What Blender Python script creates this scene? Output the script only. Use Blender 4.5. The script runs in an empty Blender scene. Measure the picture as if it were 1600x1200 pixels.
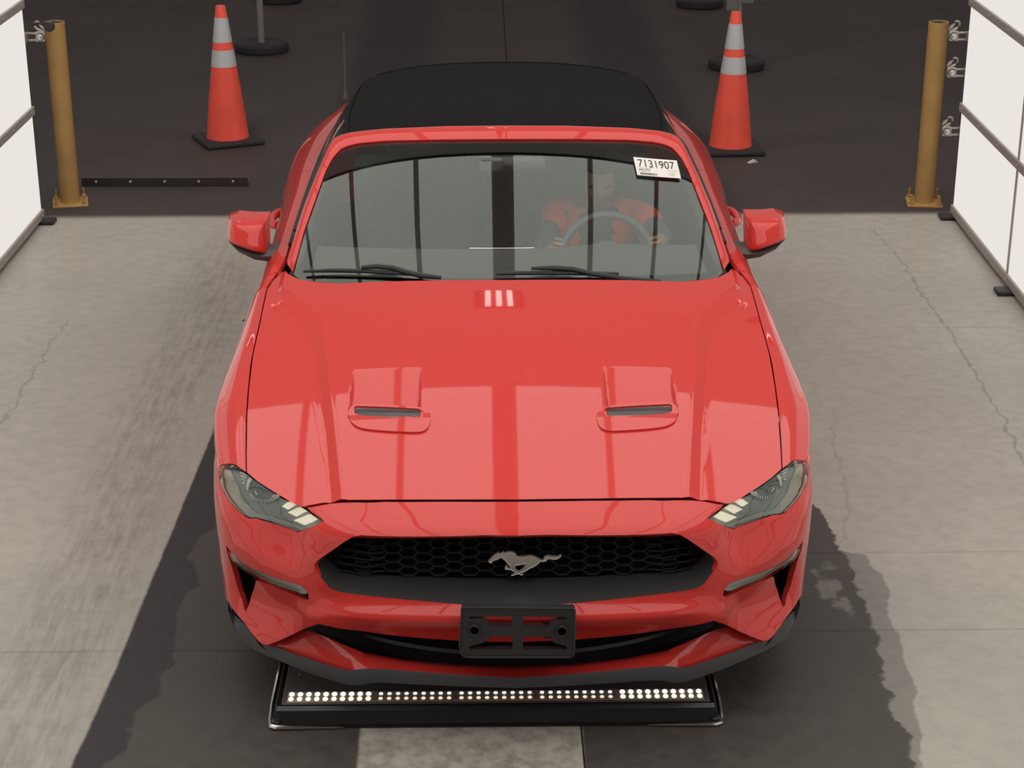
import bpy, bmesh, math, random
import numpy as np
from mathutils import Vector, Matrix
from mathutils.geometry import delaunay_2d_cdt
random.seed(7)
SC = bpy.context.scene
COL = SC.collection
# ------------------------------------------------------------------ camera, world, exposure
FOC, PITCH, YAW = 2889.0, 0.3711, 0.0159
CAM = np.array([-0.089, -4.750, 2.995])
cd = bpy.data.cameras.new('camera'); co = bpy.data.objects.new('camera', cd); COL.objects.link(co)
cd.sensor_fit = 'HORIZONTAL'; cd.sensor_width = 36.0; cd.lens = FOC / 1600 * 36.0
cd.clip_end = 200
co.location = CAM
co.rotation_euler = (math.pi/2 - PITCH, 0, -YAW)
SC.camera = co
SC.view_settings.view_transform = 'Standard'
SC.view_settings.look = 'None'
SC.view_settings.exposure = 0.0
SC.view_settings.gamma = 1.0
SC.view_settings.use_curve_mapping = False
w = bpy.data.worlds.new('world'); SC.world = w; w.use_nodes = True
bg = w.node_tree.nodes['Background']; bg.inputs[0].default_value = (1.0, 0.93, 0.88, 1); bg.inputs[1].default_value = 0.30
CEIL_POWER, WALL_POWER = 1.95, 0.83
CEIL_Z, CEIL_Y0, CEIL_Y1 = 3.5, -3.2, 3.2
CEIL_GX = [(-2.55, .02), (-1.85, .05), (-1.22, .05), (-.62, .045), (0.0, .15), (.62, .045), (1.22, .05), (1.85, .05), (2.55, .02)]   # gaps between ceiling panels: x, width

# ------------------------------------------------------------------ survey: photograph point -> ray -> metres
cp, sp, cw, sw = math.cos(PITCH), math.sin(PITCH), math.cos(YAW), math.sin(YAW)
def at(px, py, x=None, y=None, z=None):
    u = (px-800)/FOC; v = (600-py)/FOC
    a, b, c = u, cp+v*sp, -sp+v*cp
    d = np.array([cw*a+sw*b, -sw*a+cw*b, c])
    t = ((z-CAM[2])/d[2] if z is not None else (y-CAM[1])/d[1] if y is not None else (x-CAM[0])/d[0])
    return CAM+t*d
def pr(P):
    d = np.asarray(P, float)-CAM
    x = cw*d[0]-sw*d[1]; y = sw*d[0]+cw*d[1]; z = d[2]
    dep = y*cp-z*sp; up = y*sp+z*cp
    return np.array([800+FOC*x/dep, 600-FOC*up/dep])
def inv(fn, px, py, u, v):
    """surface parameters whose point is seen at the measured photograph point"""
    T = np.array([px, py], float); q = np.array([u, v], float); e = 1e-4
    for i in range(40):
        r = pr(fn(*q))-T
        J = np.stack([(pr(fn(q[0]+e, q[1]))-T-r)/e, (pr(fn(q[0], q[1]+e))-T-r)/e], 1)
        try: st = np.linalg.solve(J, -r)
        except np.linalg.LinAlgError: break
        n = np.linalg.norm(st)
        if n > .12: st *= .12/n
        q = q+st
        if n < 1e-6: break
    return q
def invs(fn, pts, u, v):
    out = []; g = (u, v)
    for p in pts:
        q = inv(fn, p[0], p[1], *g)
        out.append((float(q[0]), float(q[1]))); g = (q[0], q[1])
    return out

# ------------------------------------------------------------------ materials
def mat(name, col, rough=.5, metal=0., coat=0., spec=.5, emit=None, estr=0., coat_rough=.03):
    m = bpy.data.materials.new(name); m.use_nodes = True
    b = m.node_tree.nodes['Principled BSDF']
    b.inputs['Base Color'].default_value = (*col, 1); b.inputs['Roughness'].default_value = rough
    b.inputs['Metallic'].default_value = metal; b.inputs['Coat Weight'].default_value = coat
    b.inputs['Coat Roughness'].default_value = coat_rough
    b.inputs['Specular IOR Level'].default_value = spec
    if emit:
        b.inputs['Emission Color'].default_value = (*emit, 1); b.inputs['Emission Strength'].default_value = estr
    return m
def nd(m, t, **k):
    n = m.node_tree.nodes.new(t)
    for a, v in k.items(): setattr(n, a, v)
    return n
def noise_tint(m, scale=8, amt=.25, bump=0., detail=6, rough_amt=0.):
    """multiply the base colour by soft object-space noise, optional bump"""
    t = m.node_tree; b = t.nodes['Principled BSDF']; col = tuple(b.inputs['Base Color'].default_value)
    tc = nd(m, 'ShaderNodeTexCoord'); n = nd(m, 'ShaderNodeTexNoise')
    n.inputs['Scale'].default_value = scale; n.inputs['Detail'].default_value = detail
    t.links.new(tc.outputs['Object'], n.inputs['Vector'])
    r = nd(m, 'ShaderNodeMapRange'); r.inputs[1].default_value = .25; r.inputs[2].default_value = .75
    r.inputs[3].default_value = 1-amt; r.inputs[4].default_value = 1+amt
    t.links.new(n.outputs[0], r.inputs[0])
    mx = nd(m, 'ShaderNodeMix', data_type='RGBA', blend_type='MULTIPLY'); mx.inputs[0].default_value = 1
    mx.inputs[6].default_value = col; t.links.new(r.outputs[0], mx.inputs[7])
    t.links.new(mx.outputs[2], b.inputs['Base Color'])
    if bump:
        bp = nd(m, 'ShaderNodeBump'); bp.inputs['Strength'].default_value = bump; bp.inputs['Distance'].default_value = .01
        t.links.new(n.outputs[0], bp.inputs['Height']); t.links.new(bp.outputs[0], b.inputs['Normal'])
    return m
def glass_mat(name, tint, ior=1.5, boost=1.0, rough=0.0):
    m = bpy.data.materials.new(name); m.use_nodes = True; t = m.node_tree; t.nodes.clear()
    o = nd(m, 'ShaderNodeOutputMaterial'); mx = nd(m, 'ShaderNodeMixShader')
    tr = nd(m, 'ShaderNodeBsdfTransparent'); tr.inputs[0].default_value = (*tint, 1)
    gl = nd(m, 'ShaderNodeBsdfGlossy'); gl.inputs[0].default_value = (.95, 1.0, .94, 1); gl.inputs['Roughness'].default_value = rough
    f = nd(m, 'ShaderNodeFresnel'); f.inputs[0].default_value = ior
    mu = nd(m, 'ShaderNodeMath', operation='MULTIPLY'); mu.inputs[1].default_value = boost; mu.use_clamp = True
    t.links.new(f.outputs[0], mu.inputs[0]); t.links.new(mu.outputs[0], mx.inputs[0])
    t.links.new(tr.outputs[0], mx.inputs[1]); t.links.new(gl.outputs[0], mx.inputs[2]); t.links.new(mx.outputs[0], o.inputs[0])
    return m
def emit_mat(name, col, s):
    m = bpy.data.materials.new(name); m.use_nodes = True; t = m.node_tree; t.nodes.clear()
    o = nd(m, 'ShaderNodeOutputMaterial'); e = nd(m, 'ShaderNodeEmission')
    e.inputs[0].default_value = (*col, 1); e.inputs[1].default_value = s
    t.links.new(e.outputs[0], o.inputs[0]); return m
PAINT = mat('red_car_paint', (.62, .038, .030), .42, 0, 1.0, .1)
PAINT.node_tree.nodes['Principled BSDF'].inputs['Coat IOR'].default_value = 1.42
BLACKP = mat('black_trim_plastic', (.020, .019, .020), .45)
BLACKG = mat('gloss_black', (.010, .009, .010), .15)
DARKP = mat('charcoal_splitter_plastic', (.046, .046, .048), .5)
GREYP = mat('dark_grey_mirror_plastic', (.075, .072, .070), .5)
CAVITY = mat('dark_cavity', (.008, .007, .008), .8)
CHROME = mat('bright_chrome', (.62, .60, .57), .16, 1.0)
RUBBER = noise_tint(mat('black_rubber', (.018, .017, .018), .7), 30, .2)
FABRIC = noise_tint(mat('black_soft_top_fabric', (.0095, .0093, .0096), .9, spec=.15), 220, .35, .25)
GLASS = glass_mat('windshield_glass', (.93, .97, .94), 1.60, 1.2)
SIDEGL = glass_mat('side_window_glass', (.35, .40, .38), 1.5, 1.2)
LENS = glass_mat('headlight_lens', (.96, .98, .96), 1.5, 1.5)

# ------------------------------------------------------------------ building helpers
def link(o, parent=None):
    COL.objects.link(o)
    if parent is not None: o.parent = parent
    return o
def tag(o, label=None, cat=None, group=None, kind=None):
    if label: o['label'] = label
    if cat: o['category'] = cat
    if group: o['group'] = group
    if kind: o['kind'] = kind
    return o
def empty(name, loc=(0, 0, 0), rz=0., parent=None):
    o = bpy.data.objects.new(name, None); o.location = loc; o.rotation_euler.z = rz; o.empty_display_size = .1
    return link(o, parent)
def mesh_obj(name, V, Fc, m, parent=None, smooth=True, normals=None, sharp=None):
    me = bpy.data.meshes.new(name); me.from_pydata([tuple(map(float, v)) for v in V], [], [tuple(f) for f in Fc]); me.update()
    ms = m if isinstance(m, (list, tuple)) else [m]
    for k in ms: me.materials.append(k)
    if smooth: me.polygons.foreach_set('use_smooth', [True]*len(me.polygons))
    if sharp is not None: me.set_sharp_from_angle(angle=math.radians(sharp))
    if normals is not None: me.normals_split_custom_set_from_vertices([tuple(n) for n in normals])
    return link(bpy.data.objects.new(name, me), parent)
def bm_obj(name, bm, m, parent=None, smooth=True, sharp=35):
    me = bpy.data.meshes.new(name); bmesh.ops.recalc_face_normals(bm, faces=bm.faces); bm.to_mesh(me); bm.free()
    me.materials.append(m)
    if smooth:
        me.polygons.foreach_set('use_smooth', [True]*len(me.polygons)); me.set_sharp_from_angle(angle=math.radians(sharp))
    return link(bpy.data.objects.new(name, me), parent)
def add_box(bm, c, s, bev=0., rot=None, seg=2):
    r = bmesh.ops.create_cube(bm, size=1.0); vs = r['verts']
    bmesh.ops.scale(bm, vec=s, verts=vs)
    if bev:
        es = list({e for v in vs for e in v.link_edges})
        rb = bmesh.ops.bevel(bm, geom=es, offset=bev, segments=seg, affect='EDGES', profile=.5)
        vs = list({v for f in rb['faces'] for v in f.verts} | {v for v in vs if v.is_valid})
    if rot is not None: bmesh.ops.rotate(bm, cent=(0, 0, 0), matrix=rot, verts=vs)
    bmesh.ops.translate(bm, vec=c, verts=vs); return vs
def add_lathe(bm, prof, n=32, c=(0, 0, 0), M=None, cap=True):
    rings = []
    for r, z in prof:
        ring = []
        for k in range(n):
            a = 2*math.pi*k/n; p = Vector((r*math.cos(a), r*math.sin(a), z))
            if M is not None: p = M @ p
            ring.append(bm.verts.new(p+Vector(c)))
        rings.append(ring)
    for a, b in zip(rings, rings[1:]):
        for k in range(n): bm.faces.new((a[k], a[(k+1) % n], b[(k+1) % n], b[k]))
    if cap:
        bm.faces.new(rings[0][::-1]); bm.faces.new(rings[-1])
    return rings
def add_tube(bm, pts, r, n=10, cap=True):
    pts = [Vector(p) for p in pts]; rings = []
    rs = r if isinstance(r, (list, tuple)) else [r]*len(pts)
    up = Vector((0, 0, 1))
    for i, p in enumerate(pts):
        t = (pts[min(i+1, len(pts)-1)]-pts[max(i-1, 0)]).normalized()
        u = up if abs(t.dot(up)) < .95 else Vector((1, 0, 0))
        a = t.cross(u).normalized(); b = t.cross(a).normalized()
        rings.append([bm.verts.new(p+rs[i]*(math.cos(2*math.pi*k/n)*a+math.sin(2*math.pi*k/n)*b)) for k in range(n)])
    for a, b in zip(rings, rings[1:]):
        for k in range(n): bm.faces.new((a[k], a[(k+1) % n], b[(k+1) % n], b[k]))
    if cap: bm.faces.new(rings[0][::-1]); bm.faces.new(rings[-1])
def add_prism(bm, poly, y0, y1, M=None):
    """extrude an (x,z) outline from y0 to y1"""
    a = [Vector((p[0], y0, p[1])) for p in poly]; b = [Vector((p[0], y1, p[1])) for p in poly]
    if M is not None: a = [M @ v for v in a]; b = [M @ v for v in b]
    a = [bm.verts.new(v) for v in a]; b = [bm.verts.new(v) for v in b]; n = len(a)
    fs = [bm.faces.new(a), bm.faces.new(b[::-1])]
    for k in range(n): bm.faces.new((a[k], b[k], b[(k+1) % n], a[(k+1) % n]))
    return fs
def mirror_obj(o, parent=None, name=None):
    """a copy of a part for the other side of the car (x -> -x)"""
    me = o.data; V = np.array([v.co[:] for v in me.vertices])*np.array([-1, 1, 1]); Nv = np.zeros((len(V), 3))
    for l in me.loops: Nv[l.vertex_index] += np.array(me.corner_normals[l.index].vector[:])*np.array([-1, 1, 1])
    n = mesh_obj(name or o.name.split('.')[0], V, [tuple(p.vertices)[::-1] for p in me.polygons], list(me.materials), parent if parent is not None else o.parent, True, Nv/(np.linalg.norm(Nv, axis=1)[:, None]+1e-9))
    if 'label' in o: n['label'] = o['label']
    return n
def resample(pts, step, closed=True):
    pts = [np.array(p, float) for p in pts]; out = []
    n = len(pts)
    for i in range(n if closed else n-1):
        a, b = pts[i], pts[(i+1) % n]; k = max(1, int(round(np.linalg.norm(b-a)/step)))
        for j in range(k): out.append(a+(b-a)*j/k)
    if not closed: out.append(pts[-1])
    return out
def smooth_poly(pts, it=1, closed=True):
    """Chaikin corner rounding"""
    P = [np.array(p, float) for p in pts]
    for _ in range(it):
        Q = []; n = len(P)
        for i in range(n if closed else n-1):
            a, b = P[i], P[(i+1) % n]; Q += [a*.75+b*.25, a*.25+b*.75]
        if not closed: Q = [P[0]]+Q+[P[-1]]
        P = Q
    return P
def inside(P, poly):
    P = np.asarray(P); poly = np.asarray(poly); x, y = P[:, 0], P[:, 1]; r = np.zeros(len(P), bool); n = len(poly)
    for i in range(n):
        x0, y0 = poly[i]; x1, y1 = poly[(i+1) % n]
        c = ((y0 > y) != (y1 > y))
        with np.errstate(divide='ignore', invalid='ignore'):
            xi = (x1-x0)*(y-y0)/(y1-y0+1e-15)+x0
        r ^= c & (x < xi)
    return r
def seg_dist(P, poly):
    P = np.asarray(P); d = np.full(len(P), 1e9); n = len(poly); poly = np.asarray(poly)
    for i in range(n):
        a, b = poly[i], poly[(i+1) % n]; ab = b-a; t = np.clip(((P-a)@ab)/(ab@ab+1e-12), 0, 1)
        d = np.minimum(d, np.linalg.norm(P-(a+t[:, None]*ab), axis=1))
    return d
def fnormal(fn, u, v, e=4e-3):
    a = np.asarray(fn(u+e, v))-np.asarray(fn(u-e, v)); b = np.asarray(fn(u, v+e))-np.asarray(fn(u, v-e))
    n = np.cross(a, b); return n/(np.linalg.norm(n)+1e-12)
def patch(name, fn, outline, holes, step, m, parent=None, depth=.012, out=(0, -.5, 1), offset=0., aspect=1.0):
    """a trimmed panel of the surface fn(u,v): outline and holes in (u,v), edges folded back by depth"""
    loops = [resample(outline, step)]+[resample(h, step) for h in holes]
    allp = np.array([p for l in loops for p in l])
    lo, hi = allp.min(0), allp.max(0)
    G = []; row = 0; yv = lo[1]
    while yv < hi[1]:
        xs = np.arange(lo[0]+(step/2 if row % 2 else 0), hi[0], step); G += [(x, yv) for x in xs]; yv += step*.866; row += 1
    G = np.array(G); k = inside(G, loops[0]) & (seg_dist(G, loops[0]) > .45*step)
    for h in loops[1:]: k &= ~inside(G, h) & (seg_dist(G, h) > .45*step)
    G = G[k]
    verts = [Vector(p) for p in np.concatenate([allp, G])]
    edges = []; s = 0; idx = []
    for l in loops:
        n = len(l); idx.append(list(range(s, s+n))); edges += [(s+i, s+(i+1) % n) for i in range(n)]; s += n
    ov, oe, of, ovi, oei, ofi = delaunay_2d_cdt(verts, edges, [], 0, 1e-7)
    uv = np.array([(v[0], v[1]) for v in ov]); F = [tuple(f) for f in of]
    cen = np.array([uv[list(f)].mean(0) for f in F]); k = inside(cen, loops[0])
    for h in loops[1:]: k &= ~inside(cen, h)
    F = [f for f, q in zip(F, k) if q]
    back = {}
    for i, o in enumerate(ovi):
        for j in o: back[j] = i
    V = []; N = []
    for u, v in uv:
        n = fnormal(fn, u, v)
        if n@np.array(out) < 0: n = -n
        V.append(np.asarray(fn(u, v))+offset*n); N.append(n)
    V = np.array(V); N = np.array(N)
    # orientation
    tot = 0.
    for f in F[::7]: tot += np.cross(V[f[1]]-V[f[0]], V[f[2]]-V[f[0]])@N[f[0]]
    flip = tot < 0
    if flip: F = [f[::-1] for f in F]
    Vl = list(V); Nl = list(N)
    if depth:
        for li, l in enumerate(idx):
            ring = [back[j] for j in l]; P2 = uv[ring]; area = float(np.sum(P2[:, 0]*np.roll(P2[:, 1], -1)-np.roll(P2[:, 0], -1)*P2[:, 1]))
            sg = (1 if area > 0 else -1)*(1 if not flip else -1)*(1 if li == 0 else -1)
            ccw = (1 if area > 0 else -1)*(1 if not flip else -1)
            top = []; bot = []; n = len(ring)
            for i, j in enumerate(ring):
                tv = V[ring[(i+1) % n]]-V[ring[i-1]]; sn = np.cross(tv, N[j])*ccw; sn = sn*(1 if li == 0 else 1)
                sn /= (np.linalg.norm(sn)+1e-12)
                if li > 0: sn = -sn if ccw*sg > 0 else sn
                top.append(len(Vl)); Vl.append(V[j]); Nl.append(sn)
                bot.append(len(Vl)); Vl.append(V[j]-depth*N[j]); Nl.append(sn)
            for i in range(n):
                a, b, c, d = top[i], top[(i+1) % n], bot[(i+1) % n], bot[i]
                fn_ = np.cross(Vl[b]-Vl[a], Vl[d]-Vl[a]); F.append((a, b, c, d) if fn_@Nl[a] >= 0 else (d, c, b, a))
    return mesh_obj(name, Vl, F, m, parent, True, Nl)
def grid_obj(name, fn, nu, nv, m, parent=None, flip=False, us=(0, 1), vs=(0, 1), sharp=60, close_u=False):
    U = np.linspace(us[0], us[1], nu); W = np.linspace(vs[0], vs[1], nv)
    V = [fn(u, v) for v in W for u in U]; F = []
    for j in range(nv-1):
        for i in range(nu-1 if not close_u else nu):
            i2 = (i+1) % nu
            f = (j*nu+i, j*nu+i2, (j+1)*nu+i2, (j+1)*nu+i); F.append(f[::-1] if flip else f)
    return mesh_obj(name, V, F, m, parent, True, None, sharp)
def pch(xs, ys):
    """smooth monotone interpolation (Fritsch-Carlson)"""
    xs = np.array(xs, float); ys = np.array(ys, float); h = np.diff(xs); d = np.diff(ys)/h; m = np.zeros(len(xs))
    m[0], m[-1] = d[0], d[-1]
    for i in range(1, len(xs)-1):
        m[i] = 0 if d[i-1]*d[i] <= 0 else (h[i-1]+h[i])/(h[i]/d[i-1]+h[i-1]/d[i]) if True else 0
    def f(x):
        x = np.asarray(x, float); k = np.clip(np.searchsorted(xs, x)-1, 0, len(xs)-2)
        t = (x-xs[k])/h[k]
        tc = np.clip(t, 0, 1); r = ((1+2*tc)*(1-tc)**2*ys[k]+tc*(1-tc)**2*h[k]*m[k]+tc**2*(3-2*tc)*ys[k+1]+tc**2*(tc-1)*h[k]*m[k+1])
        r = r+np.where(t < 0, (x-xs[0])*m[0], 0)+np.where(t > 1, (x-xs[-1])*m[-1], 0)
        return r
    return f
def sstep(a, b, x):
    t = np.clip((x-a)/(b-a), 0, 1); return t*t*(3-2*t)
# ================================================================== STRUCTURE
def float_curve(m, pts, y0, y1, x0, x1):
    """node giving x = f(y): pts are (y, x) in metres"""
    t = m.node_tree
    mr = nd(m, 'ShaderNodeMapRange'); mr.inputs[1].default_value = y0; mr.inputs[2].default_value = y1
    fc = nd(m, 'ShaderNodeFloatCurve'); c = fc.mapping.curves[0]
    P = sorted(((y-y0)/(y1-y0), (x-x0)/(x1-x0)) for y, x in pts)
    P = [p for p in P if 0 <= p[0] <= 1]
    c.points[0].location = (0, P[0][1]); c.points[1].location = (1, P[-1][1])
    for p in P: c.points.new(*p)
    for p in c.points: p.handle_type = 'VECTOR'
    fc.mapping.update()
    mo = nd(m, 'ShaderNodeMapRange'); mo.inputs[3].default_value = x0; mo.inputs[4].default_value = x1
    t.links.new(mr.outputs[0], fc.inputs['Value']); t.links.new(fc.outputs[0], mo.inputs[0])
    return mr.inputs[0], mo.outputs[0]
def gpts(pts): return [(float(at(px, py, z=0)[1]), float(at(px, py, z=0)[0])) for px, py in pts]
FLOOR = mat('concrete_floor', (.4, .38, .34), .5)
def build_floor_material():
    m = FLOOR; t = m.node_tree; L = t.links.new; b = t.nodes['Principled BSDF']
    tc = nd(m, 'ShaderNodeTexCoord'); sep = nd(m, 'ShaderNodeSeparateXYZ'); L(tc.outputs['Object'], sep.inputs[0]); X, Y = sep.outputs[0], sep.outputs[1]
    def noise(scale, detail=6, rough=.55, vec=None, stretch=None):
        n = nd(m, 'ShaderNodeTexNoise'); n.inputs['Scale'].default_value = scale; n.inputs['Detail'].default_value = detail; n.inputs['Roughness'].default_value = rough
        if stretch:
            mp = nd(m, 'ShaderNodeMapping'); mp.inputs['Scale'].default_value = stretch; L(tc.outputs['Object'], mp.inputs[0]); L(mp.outputs[0], n.inputs['Vector'])
        else: L(tc.outputs['Object'], n.inputs['Vector'])
        return n.outputs[0]
    def math_(op, a, b_=None, c=None, clamp=False):
        n = nd(m, 'ShaderNodeMath', operation=op); n.use_clamp = clamp
        for i, v in enumerate((a, b_, c)):
            if v is None: continue
            if isinstance(v, (int, float)): n.inputs[i].default_value = v
            else: L(v, n.inputs[i])
        return n.outputs[0]
    def ramp(v, a, b_, lo=0., hi=1., smooth=True):
        n = nd(m, 'ShaderNodeMapRange'); n.interpolation_type = 'SMOOTHSTEP' if smooth else 'LINEAR'
        n.inputs[1].default_value = a; n.inputs[2].default_value = b_; n.inputs[3].default_value = lo; n.inputs[4].default_value = hi; L(v, n.inputs[0]); return n.outputs[0]
    def mixc(f, a, b_, mode='MIX'):
        n = nd(m, 'ShaderNodeMix', data_type='RGBA', blend_type=mode)
        if isinstance(f, (int, float)): n.inputs[0].default_value = f
        else: L(f, n.inputs[0])
        for i, v in ((6, a), (7, b_)):
            if isinstance(v, tuple): n.inputs[i].default_value = (*v, 1)
            else: L(v, n.inputs[i])
        return n.outputs[2]
    def mixf(f, a, b_):
        n = nd(m, 'ShaderNodeMix', data_type='FLOAT')
        if isinstance(f, (int, float)): n.inputs[0].default_value = f
        else: L(f, n.inputs[0])
        for i, v in ((2, a), (3, b_)):
            if isinstance(v, (int, float)): n.inputs[i].default_value = v
            else: L(v, n.inputs[i])
        return n.outputs[0]
    n1 = noise(1.3, 7, .6); n2 = noise(14, 6, .65); n3 = noise(95, 3, .6); nst = noise(6, 6, .7, stretch=(5, .55, 1)); nj = noise(9, 5, .6); nj2 = noise(2.6, 6, .6)
    # light concrete
    conc = mixc(ramp(n1, .3, .7), CONC_A, CONC_B)
    conc = mixc(ramp(n2, .35, .75, 0, .22), conc, (.20, .18, .16))
    spots = ramp(noise(7.5, 5, .75), .70, .78, 0, .55); conc = mixc(spots, conc, (.13, .115, .10))
    nf = noise(2.1, 4, .8, stretch=(1, 3, 1)); conc = mixc(ramp(nf, .66, .76, 0, .35), conc, (.16, .14, .125))
    # worn wheel track beside the lane (left) : streaks along y
    d_tr = math_('ABSOLUTE', math_('ADD', X, 1.48)); track = math_('MULTIPLY', ramp(d_tr, .05, .30, 1, 0), ramp(nst, .35, .7, .05, .62)); track = math_('MULTIPLY', track, ramp(Y, 4.9, 5.6, 1, 0))
    conc = mixc(math_('MULTIPLY', track, .8), conc, (.13, .115, .10))
    # cracks
    def crack(pts, wdt, amp, mul):
        i, o = float_curve(m, gpts(pts), -1, 7, -3, 3); L(Y, i)
        d = math_('ABSOLUTE', math_('SUBTRACT', math_('ADD', X, math_('MULTIPLY', math_('SUBTRACT', nj, .5), amp)), o))
        ys = [p[0] for p in gpts(pts)]
        return math_('MULTIPLY', math_('MULTIPLY', ramp(d, wdt*.4, wdt, mul, 0), ramp(Y, min(ys)-.05, min(ys)+.02)), ramp(Y, max(ys)-.02, max(ys)+.2, 1, 0))
    cr = crack([(1600, 724), (1570, 660), (1537, 605), (1500, 545), (1480, 510), (1450, 475), (1438, 455), (1425, 430), (1390, 385), (1365, 362)], .009, .10, .4)
    cr2 = crack([(0, 668), (30, 620), (60, 570), (85, 530), (100, 512)], .009, .12, .35)
    cr3 = crack([(1310, 860), (1330, 800), (1320, 750), (1302, 700), (1305, 660)], .007, .10, .22)
    conc = mixc(math_('MAXIMUM', math_('MAXIMUM', cr, cr2), cr3), conc, (.10, .09, .08))
    # left straight edge of the lane and the wet strip inside it
    iL, oL = float_curve(m, gpts([(85, 1260), (110, 1200), (182, 1040), (262, 845), (330, 680), (352, 610)])+[(5.7, -1.17)], -1, 7, -3, 3); L(Y, iL)
    dl = math_('SUBTRACT', math_('ADD', X, math_('MULTIPLY', math_('SUBTRACT', nj, .5), math_('ADD', .015, math_('MULTIPLY', ramp(Y, 2.6, 3.4), .45)))), oL)
    lane_l = ramp(dl, -.006, .008)
    iD, oD = float_curve(m, gpts([(1440, 1215), (1418, 1150), (1400, 1110), (1385, 1075), (1378, 1040), (1368, 990), (1352, 940), (1335, 900), (1322, 868), (1310, 845), (1290, 822), (1278, 790)])+[(1.75, 1.02), (2.2, .9), (5.7, .9)], -1, 7, -3, 3); L(Y, iD)
    dd = math_('SUBTRACT', oD, math_('ADD', X, math_('MULTIPLY', math_('SUBTRACT', nj, .5), .12)))
    lane_r = ramp(dd, -.006, .010)
    iM, oM = float_curve(m, gpts([(1445, 1215), (1440, 1150), (1428, 1090), (1432, 1084), (1418, 1035), (1408, 1000), (1392, 965), (1384, 940), (1392, 925), (1375, 895), (1355, 868)])+[(1.35, 1.05), (5.7, .8)], -1, 7, -3, 3); L(Y, iM)
    dm = math_('SUBTRACT', oM, math_('ADD', X, math_('MULTIPLY', math_('SUBTRACT', nj, .5), .07)))
    med = math_('MULTIPLY', math_('MULTIPLY', ramp(dm, -.005, .008), ramp(X, 0., .1)), .62)
    lane = math_('MULTIPLY', lane_l, lane_r)
    lane_c = mixc(ramp(n2, .3, .7), LANE_A, LANE_B)
    scr = ramp(nst, .60, .74, 0, .30); lane_c = mixc(scr, lane_c, (.11, .10, .09))
    iW, oW = float_curve(m, gpts([(150, 1210), (190, 1180), (220, 1110), (250, 1080), (268, 1030), (274, 1015), (272, 970), (285, 930), (318, 912), (300, 880), (302, 845), (334, 826)])+[(1.9, -.9), (3.2, -.85), (5.7, -.85)], -1, 7, -3, 3); L(Y, iW)
    dw = math_('SUBTRACT', oW, math_('ADD', X, math_('MULTIPLY', math_('SUBTRACT', nj, .5), .12)))
    wet = math_('MULTIPLY', ramp(dw, -.006, .008), lane_l)
    lane_c = mixc(wet, lane_c, WET)
    col = mixc(med, conc, (.13, .12, .11)); lanemask = lane
    # light bare patch in front of the lamp ramp
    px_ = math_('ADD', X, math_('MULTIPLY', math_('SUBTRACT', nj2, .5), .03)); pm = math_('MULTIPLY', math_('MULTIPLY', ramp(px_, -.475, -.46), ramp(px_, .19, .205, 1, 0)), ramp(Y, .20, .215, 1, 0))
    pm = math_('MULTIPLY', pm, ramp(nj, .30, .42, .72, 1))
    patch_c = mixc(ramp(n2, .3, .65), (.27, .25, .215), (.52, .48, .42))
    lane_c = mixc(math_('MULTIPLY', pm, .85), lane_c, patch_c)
    bare = math_('MULTIPLY', ramp(math_('ABSOLUTE', math_('SUBTRACT', dd, .10)), .035, .05, 1, 0), ramp(nj2, .48, .54)); bare = math_('MULTIPLY', bare, math_('MULTIPLY', ramp(Y, .62, .70), ramp(Y, 1.15, 1.25, 1, 0)))
    lane_c = mixc(math_('MULTIPLY', bare, .55), lane_c, (.26, .24, .21))
    col = mixc(lanemask, col, lane_c)
    # beyond the booth: dark garage floor with darker tyre lanes
    yj = math_('ADD', Y, math_('MULTIPLY', math_('SUBTRACT', nj2, .5), .05))
    rear = ramp(yj, 5.60, 5.72); 
    rear_c = mixc(ramp(n1, .3, .7), REAR_A, REAR_B)
    rear_c = mixc(ramp(nst, .55, .8, 0, .35), rear_c, (.03, .027, .026))
    tl = math_('ABSOLUTE', math_('SUBTRACT', math_('ABSOLUTE', math_('SUBTRACT', X, .12)), .93)); rear_c = mixc(ramp(tl, .20, .46, .75, 0), rear_c, (.016, .012, .014))
    cl = math_('ABSOLUTE', math_('SUBTRACT', X, .12)); rear_c = mixc(ramp(cl, .45, .75, .35, 0), rear_c, (.035, .030, .026))
    col = mixc(rear, col, rear_c)
    L(col, b.inputs['Base Color'])
    ro = mixf(rear, mixf(lanemask, ramp(n2, .3, .7, .40, .58), mixf(wet, ramp(n2, .3, .7, .5, .7), .42)), .7)
    L(ro, b.inputs['Roughness'])
    b.inputs['Specular IOR Level'].default_value = .35
    bp = nd(m, 'ShaderNodeBump'); bp.inputs['Strength'].default_value = .25; bp.inputs['Distance'].default_value = .006
    L(math_('ADD', n3, math_('MULTIPLY', n2, 1.2)), bp.inputs['Height']); L(bp.outputs[0], b.inputs['Normal'])
CONC_A, CONC_B = (.385, .358, .315), (.43, .40, .352)
FILL = 38.0  # strength of the added fill lamps over the rear floor
LANE_A, LANE_B = (.060, .052, .046), (.080, .069, .061)
WET = (.028, .0235, .0245)
REAR_A, REAR_B = (.046, .035, .0345), (.060, .046, .044)
build_floor_material()
floor = tag(empty('floor'), kind='structure')
def slab(x0, x1, y0, y1):
    g = .002; bm = bmesh.new(); add_box(bm, ((x0+x1)/2, (y0+y1)/2, -.06), (x1-x0-2*g, y1-y0-2*g, .12), .004, None, 1)
    return bm_obj('floor_slab', bm, FLOOR, floor, False)
for s in ((-7, .197, -8, .567), (-7, .197, .567, 5.66), (.197, 7, -8, .668), (.197, 7, .668, 1.243), (.197, 7, 1.243, 3.667), (.197, 7, 3.667, 5.66), (-14, .105, 5.66, 40), (.105, 14, 5.66, 40)): slab(*s)
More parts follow.
